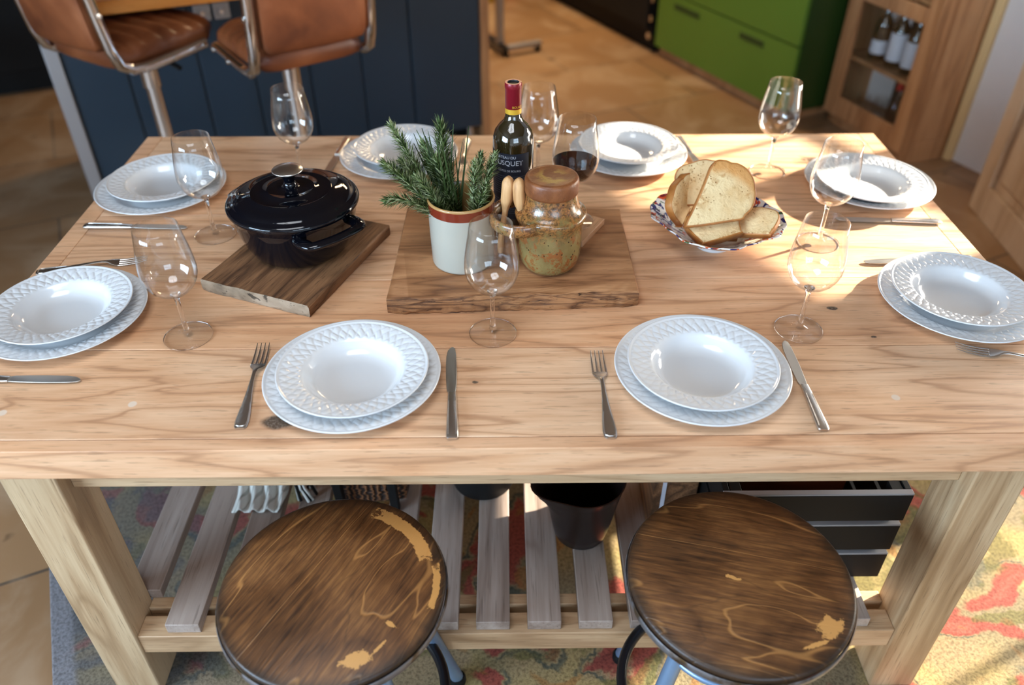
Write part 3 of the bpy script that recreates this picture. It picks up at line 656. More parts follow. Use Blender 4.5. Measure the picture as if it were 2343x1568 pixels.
make_fork('fork behind the rosemary at the right of the back left plate', -.113, 1.94, -.120, 1.765)
make_fork('fork behind the far right-end plate with only its tines showing', .90, 1.80, .695, 1.806)
make_fork('fork at the front of the nearest right-end plate, cut by the photo edge', .94, 1.008, .738, 1.071)
make_knife('knife lying right of the front left plates', -.099, .857, -.1105, 1.078)
make_knife('knife lying right of the front right plates with its tip under their rim', .4575, .869, .4585, 1.085, .7605, math.radians(6))
make_knife('knife at the left photo edge in front of the left-end plate', -.925, 1.003, -.706, .998)
make_knife('knife before the far left-end plate, seen through the leaning glass', -.905, 1.500, -.680, 1.490)
make_knife('knife at the left rim of the back left plate behind the black pot', -.418, 1.945, -.439, 1.73)
make_knife('knife at the right rim of the back right plate behind the bread', .424, 1.945, .448, 1.745)
make_knife('knife in full sun in front of the far right-end plate', .905, 1.497, .690, 1.512)
make_knife('knife behind the nearest right-end plate with its tip in the sun', .905, 1.352, .690, 1.340)

# ---------------------------------------------------------------- black pot on its board
def board_mesh(pts, z0, z1, edge_idx, nseg=60, rough_amp=.004, slant=.010):
    """board outline pts (ccw), edges in edge_idx have an uneven live edge"""
    m = MB(); out = []; tags = []
    for i in range(len(pts)):
        a, b = Vector(pts[i]), Vector(pts[(i+1) % len(pts)])
        k = nseg if i in edge_idx else 6
        nrm = Vector((b.y-a.y, -(b.x-a.x))).normalized()
        for j in range(k):
            p = a.lerp(b, j/k); 
            q = 0.0
            if i in edge_idx: q = 1.0*ss(0, .04, j/k)*ss(1, .96, j/k)
            out.append((p, nrm, q, i in edge_idx))
    zs = [z0, z0+(z1-z0)*.25, z0+(z1-z0)*.5, z0+(z1-z0)*.75, z1-.0025, z1]
    rows = []
    for li, z in enumerate(zs):
        row = []
        for p, nrm, q, e in out:
            d = 0.0
            if e:
                d = rough_amp*(mnoise.noise(Vector((p.x*28, p.y*28, z*90)))*.9 + .6*mnoise.noise(Vector((p.x*90, p.y*90, z*160))))*q
                d += slant*(1 - (z-z0)/(z1-z0))*(1 if li < 5 else 1)*.5*q
            if li == 5: d -= .0022
            if li == 0: d -= .002
            pp = p + nrm*d; row.append(m.av((pp.x, pp.y, z)))
        rows.append(row)
    n = len(out)
    for r0, r1 in zip(rows[:-1], rows[1:]):
        for j in range(n): m.af((r0[j], r0[(j+1) % n], r1[(j+1) % n], r1[j]), 1 if out[j][3] else 0)
    m.af(rows[-1], 0); m.af(rows[0][::-1], 0)
    return m
bm1 = board_mesh([(-.586,1.260),(-.368,1.170),(-.257,1.462),(-.475,1.552)], 0, .0235, {0}, rough_amp=.002, slant=.004)
A1 = math.atan2(.292, .111) - PI/2
bm1.v = [tuple(Matrix.Rotation(-A1, 3, 'Z') @ (Vector(p) - Vector((-.4215,1.361,0)))) for p in bm1.v]
o = bm1.build('chopping_board', [M_board2, M_board2e], smooth=30); o.location = (-.4215, 1.361, .7605); o.rotation_euler = (0,0,A1)
tag(o, 'dark rustic wooden board set askew under the black pot', 'board')
bm2 = board_mesh([(-.231,1.182),(.223,1.202),(.223,1.513),(-.225,1.524)], 0, .0300, {0}, nseg=110, rough_amp=.0045, slant=.012)
bm2.v = [(x, y-1.35, z) for x, y, z in bm2.v]
o = bm2.build('chopping_board', [M_board, M_bark], smooth=40); o.location = (0, 1.35, .7605)
tag(o, 'thick brown live-edge board under the crock, jar and wine bottle', 'board')
ZB1, ZB2 = .7842, .7907
pot = thing('casserole_pot', 'glossy black enamel casserole pot on the askew dark board', 'pot', (-.42, 1.375, ZB1))
MB().lathe([(0,0),(.074,0),(.084,.003),(.093,.012),(.104,.035),(.112,.060),(.1165,.085),(.1185,.0945),(.1205,.0965),(.1205,.0985),(.1140,.0985),(.112,.085),(.10,.03),(.08,.008),(0,.008)], 96).build('body', M_enam, pot, smooth=50)
lid = MB().lathe([(.110,.0980),(.1205,.0990),(.1238,.1010),(.1243,.1050),(.1228,.1085),(.1180,.1115),(.113,.1125),(.111,.1150),(.106,.1185),(.096,.1218),(.0765,.1248),(.0752,.1262),(.0735,.1262),(.0722,.1256),(.060,.1272),(.0455,.1285),(.0442,.1298),(.0425,.1298),(.0412,.1290),(.020,.1302),(.0125,.1315),(.0105,.1345),(0,.1345)], 96).build('lid', M_enam, pot, smooth=50)
MB().lathe([(0,.134),(.0125,.134),(.0125,.140),(.0095,.143),(.0100,.148),(.014,.156),(.0185,.161),(.022,.1625),(0,.1625)], 40).build('knob_stem', M_enam, lid, smooth=50)
MB().lathe([(.0,.1620),(.0250,.1622),(.0285,.1645),(.0288,.1662),(.0275,.1675),(.015,.1690),(0,.1694)], 48).build('knob_cap', M_steel, lid, smooth=60)
for k, a0 in enumerate((math.radians(-46), math.radians(134))):
    pts = []
    for i in range(21):
        q = i/20; da = (q-.5)*math.radians(60); rr_ = .113+.034*min(1, 1.9*math.sin(PI*q)**.8) ; pts.append((rr_*math.cos(a0+da), rr_*math.sin(a0+da), .0790+.004*math.sin(PI*q)))
    MB().tube(pts, [.0115 if 2 < i < 18 else .0135 for i in range(21)], 14, flat=.62).build('handle', M_enam, pot, smooth=70)

# ---------------------------------------------------------------- crock with rosemary
M_crockw = plain('cream_glaze', sr(176,173,160), .22, spec=.5, coat=.3)
M_crockr = plain('red_brown_glaze', sr(120,44,26), .16, spec=.6, coat=.5)
M_crocki = plain('tan_rim_glaze', sr(176,136,84), .2, coat=.4)
ck_ = thing('crock', 'cream crock with red-brown rim band holding rosemary on the thick board', 'crock', (-.0985, 1.316, ZB2))
MB().lathe([(0,0),(.0545,0),(.0575,.002),(.0585,.006),(.0600,.060),(.0608,.112)], 96).build('body', M_crockw, ck_, smooth=60)
MB().lathe([(.0608,.112),(.0614,.124),(.0620,.130)], 96).build('rim_band', M_crockr, ck_, smooth=60)
MB().lathe([(.0620,.130),(.0622,.1325),(.0608,.1345),(.0590,.1345),(.0576,.1320),(.0568,.115),(.0560,.008),(0,.008)], 96).build('inner_wall', M_crocki, ck_, smooth=60)
def sprig(label, base, tip, bend, n=190, L=.024, seed=1, dark=0.0, w=.0013):
    r = random.Random(seed); b, tp = Vector(base), Vector(tip); mid = (b+tp)/2 + Vector(bend)
    P = lambda q: b*(1-q)**2 + mid*2*q*(1-q) + tp*q*q
    t = thing('rosemary_sprig', label, 'rosemary', b, 0, 'rosemary sprigs in the crock')
    MB().tube([P(i/14)-b for i in range(15)], [.0019-.0012*i/14 for i in range(15)], 7).build('stem', M_ross, t)
    m = MB(); side_sh = []
    for k in range(n):
        q = .16 + .84*(k/n); c = P(q)-b; tan = (P(min(1, q+.02))-P(q-.02)).normalized()
        a = k*2.399 + r.uniform(-.4, .4); ref = tan.cross(Vector((.3,.2,.9))).normalized(); nb = tan.cross(ref)
        out_ = (ref*math.cos(a)+nb*math.sin(a)); sp = r.uniform(.55, 1.05) * (1 - .45*ss(.85, 1, q))
        d = (out_*sp + tan*r.uniform(.15, 1.15)).normalized(); ln = L*r.uniform(.6, 1.15)*(1-.35*ss(.8, 1, q))
        wv = d.cross(tan).normalized()*w*r.uniform(.8, 1.25); nv = d.cross(wv).normalized()*.0005; pid = min(1, max(0, r.gauss(.48-dark, .3)))
        c1 = c + d*ln*.5 + out_*ln*.03; c2 = c + d*ln + tan*ln*.06
        i0 = m.av(c-wv*.5, pid); i1 = m.av(c+wv*.5, pid); i2 = m.av(c1+wv, pid); i3 = m.av(c1-wv, pid); i4 = m.av(c2, pid); i5 = m.av(c1+nv, min(1, pid+.25))
        m.af((i0,i1,i5)); m.af((i1,i2,i5)); m.af((i2,i4,i5)); m.af((i4,i3,i5)); m.af((i3,i0,i5)); m.af((i0,i3,i2,i1)); m.af((i2,i3,i4))
    m.build('needles', M_rosn, t, smooth=0); return t
cx0, cy0, zt0 = -.0985, 1.316, ZB2
SP = [('pale rosemary sprig reaching farthest up and left out of the crock', (-.120,1.318,.86), (-.222,1.385,1.03), (0,0,.008), 260, .025, 1, -.08),
      ('broad rosemary sprig arching left over the crock rim', (-.125,1.312,.86), (-.232,1.325,.985), (0,-.01,.030), 260, .026, 2, .0),
      ('low rosemary sprig drooping left outside the crock rim', (-.130,1.300,.88), (-.232,1.298,.925), (0,-.0,.035), 150, .024, 3, .05),
      ('dark upright rosemary sprig at the middle of the crock', (-.118,1.335,.86), (-.135,1.40,1.025), (0,0,.01), 230, .032, 4, .18),
      ('second upright rosemary sprig beside the dark one', (-.105,1.325,.86), (-.165,1.372,1.00), (0,0,.012), 240, .026, 5, .02),
      ('whitish rosemary sprig leaning over the front left of the crock rim', (-.108,1.30,.85), (-.175,1.31,.965), (0,0,.022), 220, .023, 6, -.12),
      ('grey-green rosemary sprig in the right half of the crock', (-.078,1.31,.84), (-.072,1.325,.985), (0,0,.01), 220, .020, 7, -.15),
      ('bushy rosemary sprig reaching right in front of the bottle label', (-.080,1.315,.86), (-.036,1.345,.992), (0,.004,-.004), 300, .020, 8, .02),
      ('rosemary sprig filling the gap between the two left-hand ones', (-.122,1.325,.86), (-.205,1.352,.975), (0,0,.02), 220, .026, 10, -.05),
      ('leafy rosemary sprig behind the whitish one at the crock centre', (-.105,1.33,.86), (-.142,1.345,.985), (0,0,.01), 240, .026, 11, .08),
      ('small rosemary sprig at the right rear of the crock by the bottle', (-.075,1.34,.86), (-.062,1.372,.980), (0,0,.0), 200, .019, 12, .1),
      ('short rosemary sprig at the right front of the crock', (-.082,1.302,.85), (-.052,1.303,.955), (0,0,.01), 180, .020, 9, .0)]
for s_ in SP: sprig(*s_[:4], n=int(s_[4]*2.4), L=s_[5]*1.0, seed=s_[6], dark=s_[7])
# long grassy blades in the middle
m = MB(); r = random.Random(3); t = thing('grass_bunch', 'bunch of long dark green blades upright among the rosemary', 'herbs', (-.112, 1.33, .86))
for k in range(30):
    a = r.uniform(-.55, .35); ln = r.uniform(.13, .20); d = Vector((a*.8-.12, r.uniform(.0,.35), 1)).normalized()
    b = Vector((r.uniform(-.014,.014), r.uniform(-.012,.014), 0)); w_ = Vector((r.uniform(.5,1), r.uniform(-.5,.5), 0)).normalized()*r.uniform(.0024,.0038)
    p = [b + d*ln*q + Vector((0,0,-.012*q*q)) for q in (0,.35,.7,1)]; pid = r.uniform(0,.3)
    ids = [(m.av(x-w_*(1-j*.27), pid), m.av(x+w_*(1-j*.27)+Vector((0,.0004,0)), pid)) for j, x in enumerate(p)]
    for (a0,a1),(b0,b1) in zip(ids[:-1], ids[1:]): m.af((a0,a1,b1,b0))
m.build('blades', M_rosn, t, smooth=0)['kind'] = 'stuff'

# ---------------------------------------------------------------- stoneware jar and tongs
g = G('speckled_stoneware'); o_ = g.obj(); n1 = g.noise(o_, 30, 5, .5, .7); n2 = g.noise(o_, 160, 3, .3, .75); z_ = g.sep(o_, 2)
c = g.ramp(g.noise(o_, 9, 3, .4), [(.3, sr(104,88,52)), (.55, sr(138,120,74)), (.75, sr(114,88,52))])
k = g.rng(g.math('ADD', n1, g.math('MULTIPLY', g.math('SUBTRACT', n2, .5), .5)), .50, .58)
c = g.mix(g.math('MULTIPLY', k, .85), c, g.mix(n2, sr(150,84,34), sr(118,62,26)))
kz = g.math('MULTIPLY', g.rng(z_, .06, .105), g.rng(g.math('ADD', n1, g.math('MULTIPLY', n2, .3)), .48, .62)); c = g.mix(g.math('MULTIPLY', kz, .8), c, g.mix(g.rng(n2, .4, .6), sr(82,46,22), sr(156,104,54)))
kb = g.rng(g.math('ADD', z_, g.math('MULTIPLY', n1, .02)), .018, .010); c = g.mix(g.math('MULTIPLY', kb, .8), c, sr(120,66,34))
sp_ = g.rng(g.vor(o_, 150), .28, .18); sp_ = g.math('MULTIPLY', sp_, g.rng(g.noise(o_, 60, 1), .50, .58)); c = g.mix(sp_, c, sr(36,22,12))
g.set(color=c, rough=g.rng(n1, .4, .7, .16, .34), spec=.6, coat=.3); g.bump(n2, .25, .002); M_stone = g.m
g = G('rusty_stoneware_lid'); o_ = g.obj(); n1 = g.noise(o_, 28, 4, .6); n2 = g.noise(o_, 150, 3, 0, .7); d = g.vmath('LENGTH', g.vmath('MULTIPLY', o_, (1,1,0)), out=1)
c = g.mix(g.rng(n1, .4, .65), sr(112,64,34), sr(138,84,46)); c = g.mix(g.math('MULTIPLY', g.rng(g.math('ADD', d, g.math('MULTIPLY', n1, .03)), .052, .034), g.rng(n1, .42, .56)), c, sr(160,128,62))
c = g.mix(g.rng(n2, .68, .74), c, sr(58,34,18)); g.set(color=c, rough=.42, spec=.5); g.bump(n2, .4, .002); M_lidst = g.m
JX, JY = .0645, 1.296
JZ = 1.075
jar = thing('stoneware_jar', 'speckled brown-green stoneware jar with lid and side loop on the board', 'jar', (JX, JY, ZB2))
def flare(r, t, z, k):
    return r
body = [(0,0),(.040,0),(.047,.004),(.0535,.014),(.0570,.030),(.0580,.055),(.0578,.075),(.0570,.083),(.0600,.090),(.0640,.098),(.0652,.104),(.0636,.1075),(.0600,.1090),(.0560,.112),(.0515,.118),(.0480,.127),(.0462,.136),(.0455,.142),(0,.142)]
MB().lathe([(r, z*JZ) for r, z in body], 96).build('body', M_stone, jar, smooth=60)
# loop on the left that carries the tongs
pts = []
for i in range(33):
    a = math.radians(118 + 124*i/32); q = i/32; R_ = .058 + .049*math.sin(PI*q)**.75; pts.append((R_*math.cos(a), R_*math.sin(a), (.0985-.004*math.sin(PI*q))*JZ))
MB().tube(pts, [.0060]*33, 14, flat=2.1, upv=(0,0,1)).build('side_loop', M_stone, jar, smooth=70)
MB().lathe([(r, z+.0106) for r, z in [(0,.141),(.0450,.141),(.0475,.1435),(.0484,.147),(.0484,.164),(.0478,.1685),(.0462,.1715),(.0425,.1728),(.038,.1722),(.025,.1702),(0,.1695)]], 80).build('lid', M_lidst, jar, smooth=60)
tg = thing('wooden_tongs', 'small olive wood tongs hanging in the loop of the stoneware jar', 'tongs', (-.003, 1.300, ZB2+.020), math.radians(-20))
def tong_arm(x0):
    m = MB(); n = 40; sec = []
    for i in range(n+1):
        q = i/n; z = .158*q
        if q < .12: w = .0050+.004*ss(0,.12,q)
        elif q < .55: w = .009-.0025*ss(.12,.4,q)
        elif q < .70: w = .0065+.0065*ss(.55,.72,q)
        else: w = .013*math.sqrt(max(.02, 1-((q-.80)/.215)**2)) if q > .80 else .013
        th = (.0052 + .0060*ss(.55,.75,q))*(1 if q < .9 else math.sqrt(max(.06, 1-((q-.9)/.102)**2)))
        off = x0*(.0165*(1-ss(.0,.95,q)) + .0100) if q < .95 else x0*.0100
        sec.append([m.av((off + th*math.copysign(abs(math.cos(2*PI*j/16))**.6, math.cos(2*PI*j/16)), w*math.sin(2*PI*j/16), z)) for j in range(16)])
    for a, b in zip(sec[:-1], sec[1:]):
        for j in range(16): m.af((a[j], a[(j+1)%16], b[(j+1)%16], b[j]))
    m.af(sec[0][::-1]); m.af(sec[-1]); return m
for x0 in (-1, 1): tong_arm(x0).build('arm', M_olive, tg, smooth=60)

# ---------------------------------------------------------------- wine bottle
bt = thing('wine_bottle', 'dark red-wine bottle with burgundy capsule and navy label behind the jar', 'bottle', (-.002, 1.437, ZB2))
MB().lathe([(0,.002),(.030,.002),(.0355,.0),(.0380,.004),(.0385,.012),(.0387,.185),(.0380,.195),(.0345,.208),(.0270,.219),(.0190,.227),(.0152,.235),(.0142,.246),(.0142,.296),(0,.296)], 72).build('glass', M_btl, bt, smooth=60)
cp = MB().lathe([(.0146,.2435),(.0150,.2440),(.0150,.288),(.0157,.289),(.0157,.297),(.0150,.299),(.0110,.299)], 48).build('capsule', M_caps, bt, smooth=50)
MB().lathe([(.0110,.299),(.0105,.2965),(0,.2965)], 32).build('cork_top', M_capdark, cp)
MB().lathe([(.0153,.2425),(.0153,.2520)], 48).build('gold_band', M_gold, cp)
lab_a = math.radians(-90-30)      # direction the label faces
def arc(r0, a0, a1, z0, z1, n=48):
    m = MB(); q = []
    for i in range(n+1):
        a = a0+(a1-a0)*i/n; q.append([m.av((r*math.cos(a), r*math.sin(a), z)) for r, z in ((r0,z0),(r0,z1))])
    for x, y in zip(q[:-1], q[1:]): m.af((x[0], y[0], y[1], x[1]))
    return m
lb = arc(.03895, lab_a-1.15, lab_a+1.35, .040, .176).build('label', M_label, bt)
def wrap_text(txt, size, z, a_c, R, mat, parent, name):
    cu = bpy.data.curves.new(name, 'FONT'); cu.body = txt; cu.size = size; cu.align_x = 'CENTER'; cu.extrude = 0.0
    tmp = bpy.data.objects.new('tmp', cu); COL.objects.link(tmp); dg = bpy.context.evaluated_depsgraph_get()
    me = bpy.data.meshes.new_from_object(tmp.evaluated_get(dg)); bpy.data.objects.remove(tmp)
    for v in me.vertices:
        a = a_c + v.co.x/R; zz = z + v.co.y; v.co = (R*math.cos(a), R*math.sin(a), zz)
    me.materials.clear(); me.materials.append(mat); o = bpy.data.objects.new(name, me); COL.objects.link(o); o.parent = parent; return o
wrap_text('CHÂTEAU DU', .0072, .1665, lab_a+.06, .0391, M_print, lb, 'lettering')
wrap_text('BOUSQUET', .0135, .1530, lab_a+.10, .0391, M_print, lb, 'lettering')
wrap_text('CÔTES DE BOURG', .0055, .1400, lab_a+.30, .0391, M_print, lb, 'lettering')
wrap_text('BOUSQUET', .0060, .2545, math.radians(-40), .0152, M_gold, cp, 'lettering')
m = MB()
for i, z in enumerate([.130-.0045*k for k in range(9)]+[.080-.0045*k for k in range(7)]):
    a = lab_a-.75; 
    while a < lab_a+1.1-(.5 if i % 6 == 5 else 0):
        w_ = rnd.uniform(.03, .10); n = 3
        for j in range(n):
            a0 = a+w_*j/n; a1 = a+w_*(j+1)/n; q = [m.av((.0391*math.cos(x), .0391*math.sin(x), zz)) for x, zz in ((a0,z),(a1,z),(a1,z+.0007),(a0,z+.0007))]; m.af(q)
        a += w_+.018
m.build('small_print', plain('dim_print', sr(110,118,132), .6), lb)

# coaster
o = MB().box(-.052, .052, -.052, .052, 0, .0130).build('coaster', M_coast, bevel=.001); o.location = (.113, 1.4275, ZB2); o.rotation_euler = (0,0,math.radians(60))
tag(o, 'small square wooden coaster under the glass of red wine', 'coaster')

# ---------------------------------------------------------------- bread bowl
g = G('painted_imari_china'); o_ = g.obj(); d = g.vmath('LENGTH', g.vmath('MULTIPLY', o_, (1,1,0)), out=1)
n1 = g.noise(o_, 42, 2, .6); n2 = g.noise(g.vmath('ADD', o_, (3,1,2)), 50, 2, .8); n3 = g.noise(g.vmath('ADD', o_, (7,5,1)), 70, 2, .5)
band = g.rng(d, .050, .070)
c = g.mix(g.math('MULTIPLY', g.rng(n1, .53, .55), band), (.78,.78,.78), sr(206,84,44)); c = g.mix(g.math('MULTIPLY', g.rng(n2, .55, .565), band), c, sr(30,38,104))
c = g.mix(g.math('MULTIPLY', g.rng(n3, .60, .62), band), c, sr(60,96,60)); c = g.mix(g.math('MULTIPLY', g.rng(n1, .61, .625), band), c, sr(120,28,40))
g.set(color=c, rough=.12, spec=.6, coat=.5); M_imari = g.m
BR = math.radians(-18)
def oct_rf(r, t, z, k):
    s = r/.13
    t2 = t - BR
    f = 1.0 + .050*math.cos(4*t2)*s*s - .018*math.cos(8*t2)*s**3 + .016*math.cos(16*t2)*s**5
    return r*f
bw = thing('bread_bowl', 'lobed china bowl painted orange and blue, holding the bread slices', 'bowl', (.404, 1.418, .7602))
MB().lathe([(0,.014),(.035,.0145),(.055,.019),(.075,.029),(.095,.042),(.112,.054),(.125,.0625),(.1285,.0655),(.1275,.0672),(.122,.0655),(.108,.057),(.090,.0445),(.070,.032),(.050,.0235),(0,.0205)][::-1], 160, rf=oct_rf).build('bowl_wall', M_imari, bw, smooth=70)
MB().lathe([(0,.015),(.036,.016),(.036,.0),(.032,.0),(.031,.012),(0,.012)], 64, rf=oct_rf).build('foot_ring', M_por, bw, smooth=50)
g = G('bread_crumb'); o_ = g.obj(); n1 = g.noise(o_, 60, 4, .3, .65); n2 = g.noise(o_, 18, 2); vv = g.vor(g.map(o_, (1,1,1)), 130)
c = g.mix(g.rng(n2, .4, .65), sr(236,208,158), sr(220,182,128)); c = g.mix(g.math('MULTIPLY', g.rng(n1, .54, .68), .8), c, sr(196,150,96))
hole = g.math('MULTIPLY', g.rng(vv, .20, .10), g.rng(g.noise(o_, 40, 1), .50, .56)); c = g.mix(hole, c, sr(170,116,60))
bz = g.rng(g.vmath('LENGTH', g.vmath('ADD', g.vmath('MULTIPLY', g.vmath('SUBTRACT', o_, (.01,0,.045)), (1,0,1)), g.vmath('MULTIPLY', g.noise(o_, 22, 3, out=1), (.03,0,.03))), out=1), .062, .088); c = g.mix(g.math('MULTIPLY', bz, .8), c, sr(208,140,66))
g.set(color=c, rough=.7, spec=.3); g.bump(g.math('SUBTRACT', n1, g.math('MULTIPLY', hole, .5)), .9, .004); M_crumb = g.m
g = G('bread_crust'); o_ = g.obj(); n1 = g.noise(o_, 22, 4, .3)
g.set(color=g.ramp(n1, [(.3, sr(146,84,34)), (.55, sr(190,124,62)), (.75, sr(214,158,96))]), rough=.45, spec=.45); g.bump(g.noise(o_, 90, 3), .3, .002); M_crust = g.m
def bread_outline(w=.058, h=.078, n=64):
    """loaf slice: flat bottom at y=0, domed shouldered top"""
    pts = []
    bot = [(-w*.78,.003),(-w*.70,0),(w*.70,0),(w*.78,.003)]
    right = [(w*.86,.018),(w*.93,h*.38),(w*1.0,h*.62),(w*.99,h*.82),(w*.86,h*.98),(w*.62,h*1.06),(w*.36,h*1.10),(w*.12,h*1.14)]
    left = [(-x*(1.0), y*(.99)) for x, y in right[::-1]]
    raw = bot + right + left
    # closed catmull-rom
    m = len(raw); out = []
    for i in range(m):
        p0, p1, p2, p3 = (Vector(raw[(i+k-1) % m]) for k in range(4))
        for j in range(4):
            t = j/4; out.append(.5*((2*p1)+(p2-p0)*t+(2*p0-5*p1+4*p2-p3)*t*t+(3*p1-p0-3*p2+p3)*t**3))
    return out
def bread(label, loc, rot, s=1.0, th=.013, sx=1.0, seed=0, outline=None):
    t = thing('bread_slice', label, 'bread', loc, 0, 'bread slices in the painted bowl'); t.rotation_euler = rot; t.scale = (1,1,1)
    ol = [Vector((p.x*s*sx, p.y*s)) for p in (outline or bread_outline())]
    r = random.Random(seed); ol = [p*(1+.012*mnoise.noise(Vector((p.x*60, p.y*60, seed*3.1)))) for p in ol]
    cen = sum(ol, Vector((0,0)))/len(ol); n = len(ol)
    def ring(m, f, z, off=0): return [m.av(((cen+(p-cen)*f).x, (z), (cen+(p-cen)*f).y)) for p in ol]
    m = MB()
    for sg in (-1, 1):
        rs = [ring(m, f, sg*(th/2+.0002 - (.0012 if f > .93 else 0)) + .0008*mnoise.noise(Vector((f*9, seed, sg)))) for f in (.955, .9, .7, .45, .2)]
        for a, b in zip(rs[:-1], rs[1:]):
            for j in range(n): m.af((a[j], a[(j+1)%n], b[(j+1)%n], b[j]))
        m.af(rs[-1])
    m.build('crumb', M_crumb, t, smooth=60)
    m = MB(); rs = [ring(m, f, z) for f, z in ((.945,-th/2-.0002),(.985,-th/2+.0003),(1.0,-th/2+.003),(1.003,0),(1.0,th/2-.003),(.985,th/2-.0003),(.945,th/2+.0002))]
    for a, b in zip(rs[:-1], rs[1:]):
        for j in range(n): m.af((a[j], a[(j+1)%n], b[(j+1)%n], b[j]))
    m.build('crust', M_crust, t, smooth=60); return t
R_ = math.radians
def smooth_loop(raw, k=4):
    m = len(raw); out = []
    for i in range(m):
        p0, p1, p2, p3 = (Vector(raw[(i+q-1) % m]) for q in range(4))
        for j in range(k):
            t = j/k; out.append(.5*((2*p1)+(p2-p0)*t+(2*p0-5*p1+4*p2-p3)*t*t+(3*p1-p0-3*p2+p3)*t**3))
    return out
big = smooth_loop([(-.060,.003),(-.057,-.001),(-.02,.002),(.03,.008),(.052,.011),(.057,.018),(.072,.032),(.080,.055),(.078,.083),(.067,.106),(.050,.118),(.034,.121),(.022,.126),(.006,.125),(-.006,.114),(-.018,.086),(-.034,.052),(-.050,.022)])
bread('largest bread slice on top, facing forward with sunlit golden shoulder', (.384,1.352,.838), (R_(-38), R_(0), R_(3)), 1.0, .018, 1.0, 1, big)
bread('bread slice standing behind the largest one, at its upper left', (.378,1.435,.840), (R_(-30), R_(-10), R_(-12)), 1.0, .015, .95, 2)
bread('bread slice at the left side of the bowl, seen from its crust edge', (.343,1.434,.818), (R_(-20), R_(-20), R_(62)), .86, .015, .85, 3)
bread('bread slice between the left one and the standing one', (.362,1.458,.822), (R_(-18), R_(-16), R_(48)), .85, .015, .85, 4)
bread('bread slice lying low under the largest slice at the front', (.398,1.338,.815), (R_(-70), R_(-8), R_(16)), .92, .016, 1.0, 5)
bread('rounded bread slice at the right side of the bowl', (.458,1.352,.816), (R_(-62), R_(-12), R_(-28)), .74, .015, 1.05, 6)
bread('lowest bread slice lying on the bottom of the bowl', (.405,1.368,.802), (R_(-84), R_(0), R_(-4)), .66, .014, 1.0, 7)

# ================================================================== things on the lower shelf
ZS = .2358
g_ = plain('dark_pewter', sr(46,36,34), .34, .4)
jg = thing('metal_jug', 'dark metal jug with a pouring lip on the slatted shelf', 'jug', (.137, 1.112, ZS))
def lip(r, t, z, k):
    q = max(0, math.cos(t-math.radians(206)))**10 * ss(.09, .17, z); return r*(1+.38*q)
def lipz(r, t, k): return 0.012*max(0, math.cos(t-math.radians(206)))**6 if 5 <= k <= 10 else 0
MB().lathe([(0,0),(.050,0),(.054,.004),(.060,.030),(.067,.070),(.073,.110),(.080,.150),(.084,.170),(.0855,.1715),(.0830,.1715),(.078,.150),(.071,.110),(.064,.06),(.054,.008),(0,.006)], 72, rf=lip, hf=lipz).build('body', g_, jg, smooth=60)
MB().tube([(.020,.078,.155),(.026,.115,.15),(.026,.123,.10),(.024,.098,.05),(.018,.066,.045)], .008, 10, flat=1.5).build('handle', g_, jg, smooth=60)
pt = thing('cooking_pot', 'black round pot on the shelf behind and left of the jug', 'pot', (-.072, 1.262, ZS))
MB().lathe([(0,0),(.062,0),(.068,.005),(.075,.04),(.080,.11),(.083,.112),(.083,.115),(.078,.115),(.072,.03),(.062,.006),(0,.006)], 64).build('body', M_black, pt, smooth=50)
for s_ in (-1, 1): MB().tube([(s_*.078,-.025,.095),(s_*.105,-.022,.098),(s_*.110,0,.10),(s_*.105,.022,.098),(s_*.078,.025,.095)], .006, 8).build('handle', M_black, pt, smooth=60)
# wicker basket
g = G('brown_wicker'); o_ = g.obj(); w_ = g.n.new('ShaderNodeTexWave'); g.l.new(g.map(o_, (14,14,60)), w_.inputs['Vector']); w_.inputs['Scale'].default_value = 1.3; w_.inputs['Distortion'].default_value = 6; w_.inputs['Detail Scale'].default_value = 1.5
g.set(color=g.ramp(w_.outputs[1], [(.2, sr(40,22,12)), (.6, sr(112,66,36)), (.9, sr(150,98,60))]), rough=.6); g.bump(w_.outputs[1], 1.0, .01); M_wick = g.m
bk = thing('wicker_basket', 'brown wicker basket with dark straps on the shelf behind the left stool', 'basket', (-.318, 1.29, ZS)); bk.scale = (.80, .92, 1.0)
m = MB(); m.lathe([(0,0),(.10,0),(.105,.01),(.128,.13),(.130,.14),(.124,.14),(.10,.012),(0,.008)], 64, rf=lambda r, t, z, k: r*(1/max(abs(math.cos(t)), abs(math.sin(t)))**.75)); m.build('basket_wall', M_wick, bk, smooth=50)
for x in (-.075, .07): MB().box(x-.011, x+.011, -.134, -.112, .0, .145, T=Matrix.Rotation(math.radians(8), 4, 'X')).build('strap', M_black, bk, bevel=.002)
MB().tube([(.135*math.cos(a), .135*math.sin(a), .143) for a in [2*PI*i/40 for i in range(40)]], .007, 8, closed=True).build('rim', M_wick, bk)
# white cloth, draped in folds
g = G('white_cloth'); o_ = g.obj(); w_ = g.n.new('ShaderNodeTexWave'); g.l.new(g.map(o_, (1,1,1), (0,0,.4)), w_.inputs['Vector']); w_.inputs['Scale'].default_value = 14; w_.inputs['Distortion'].default_value = 2
g.set(color=g.mix(g.rng(w_.outputs[1], .8, .95, 0, .5), sr(222,222,214), sr(120,122,110)), rough=.9, sheen=.3); M_cloth = g.m
m = MB(); ids = []; NX, NY = 24, 24
for i in range(NX+1):
    row = []
    for j in range(NY+1):
        x = -.075+.15*i/NX; y = -.09+.20*j/NY
        z = .006 + .075*ss(-.06,.05,y)*(1-.4*abs(x)/.075) + .010*math.sin(x*150+y*40) + .006*mnoise.noise(Vector((x*40,y*40,0)))
        row.append(m.av((x+.35*y*.2, y, max(.003, z))))
    ids.append(row)
for i in range(NX):
    for j in range(NY): m.af((ids[i][j], ids[i+1][j], ids[i+1][j+1], ids[i][j+1]))
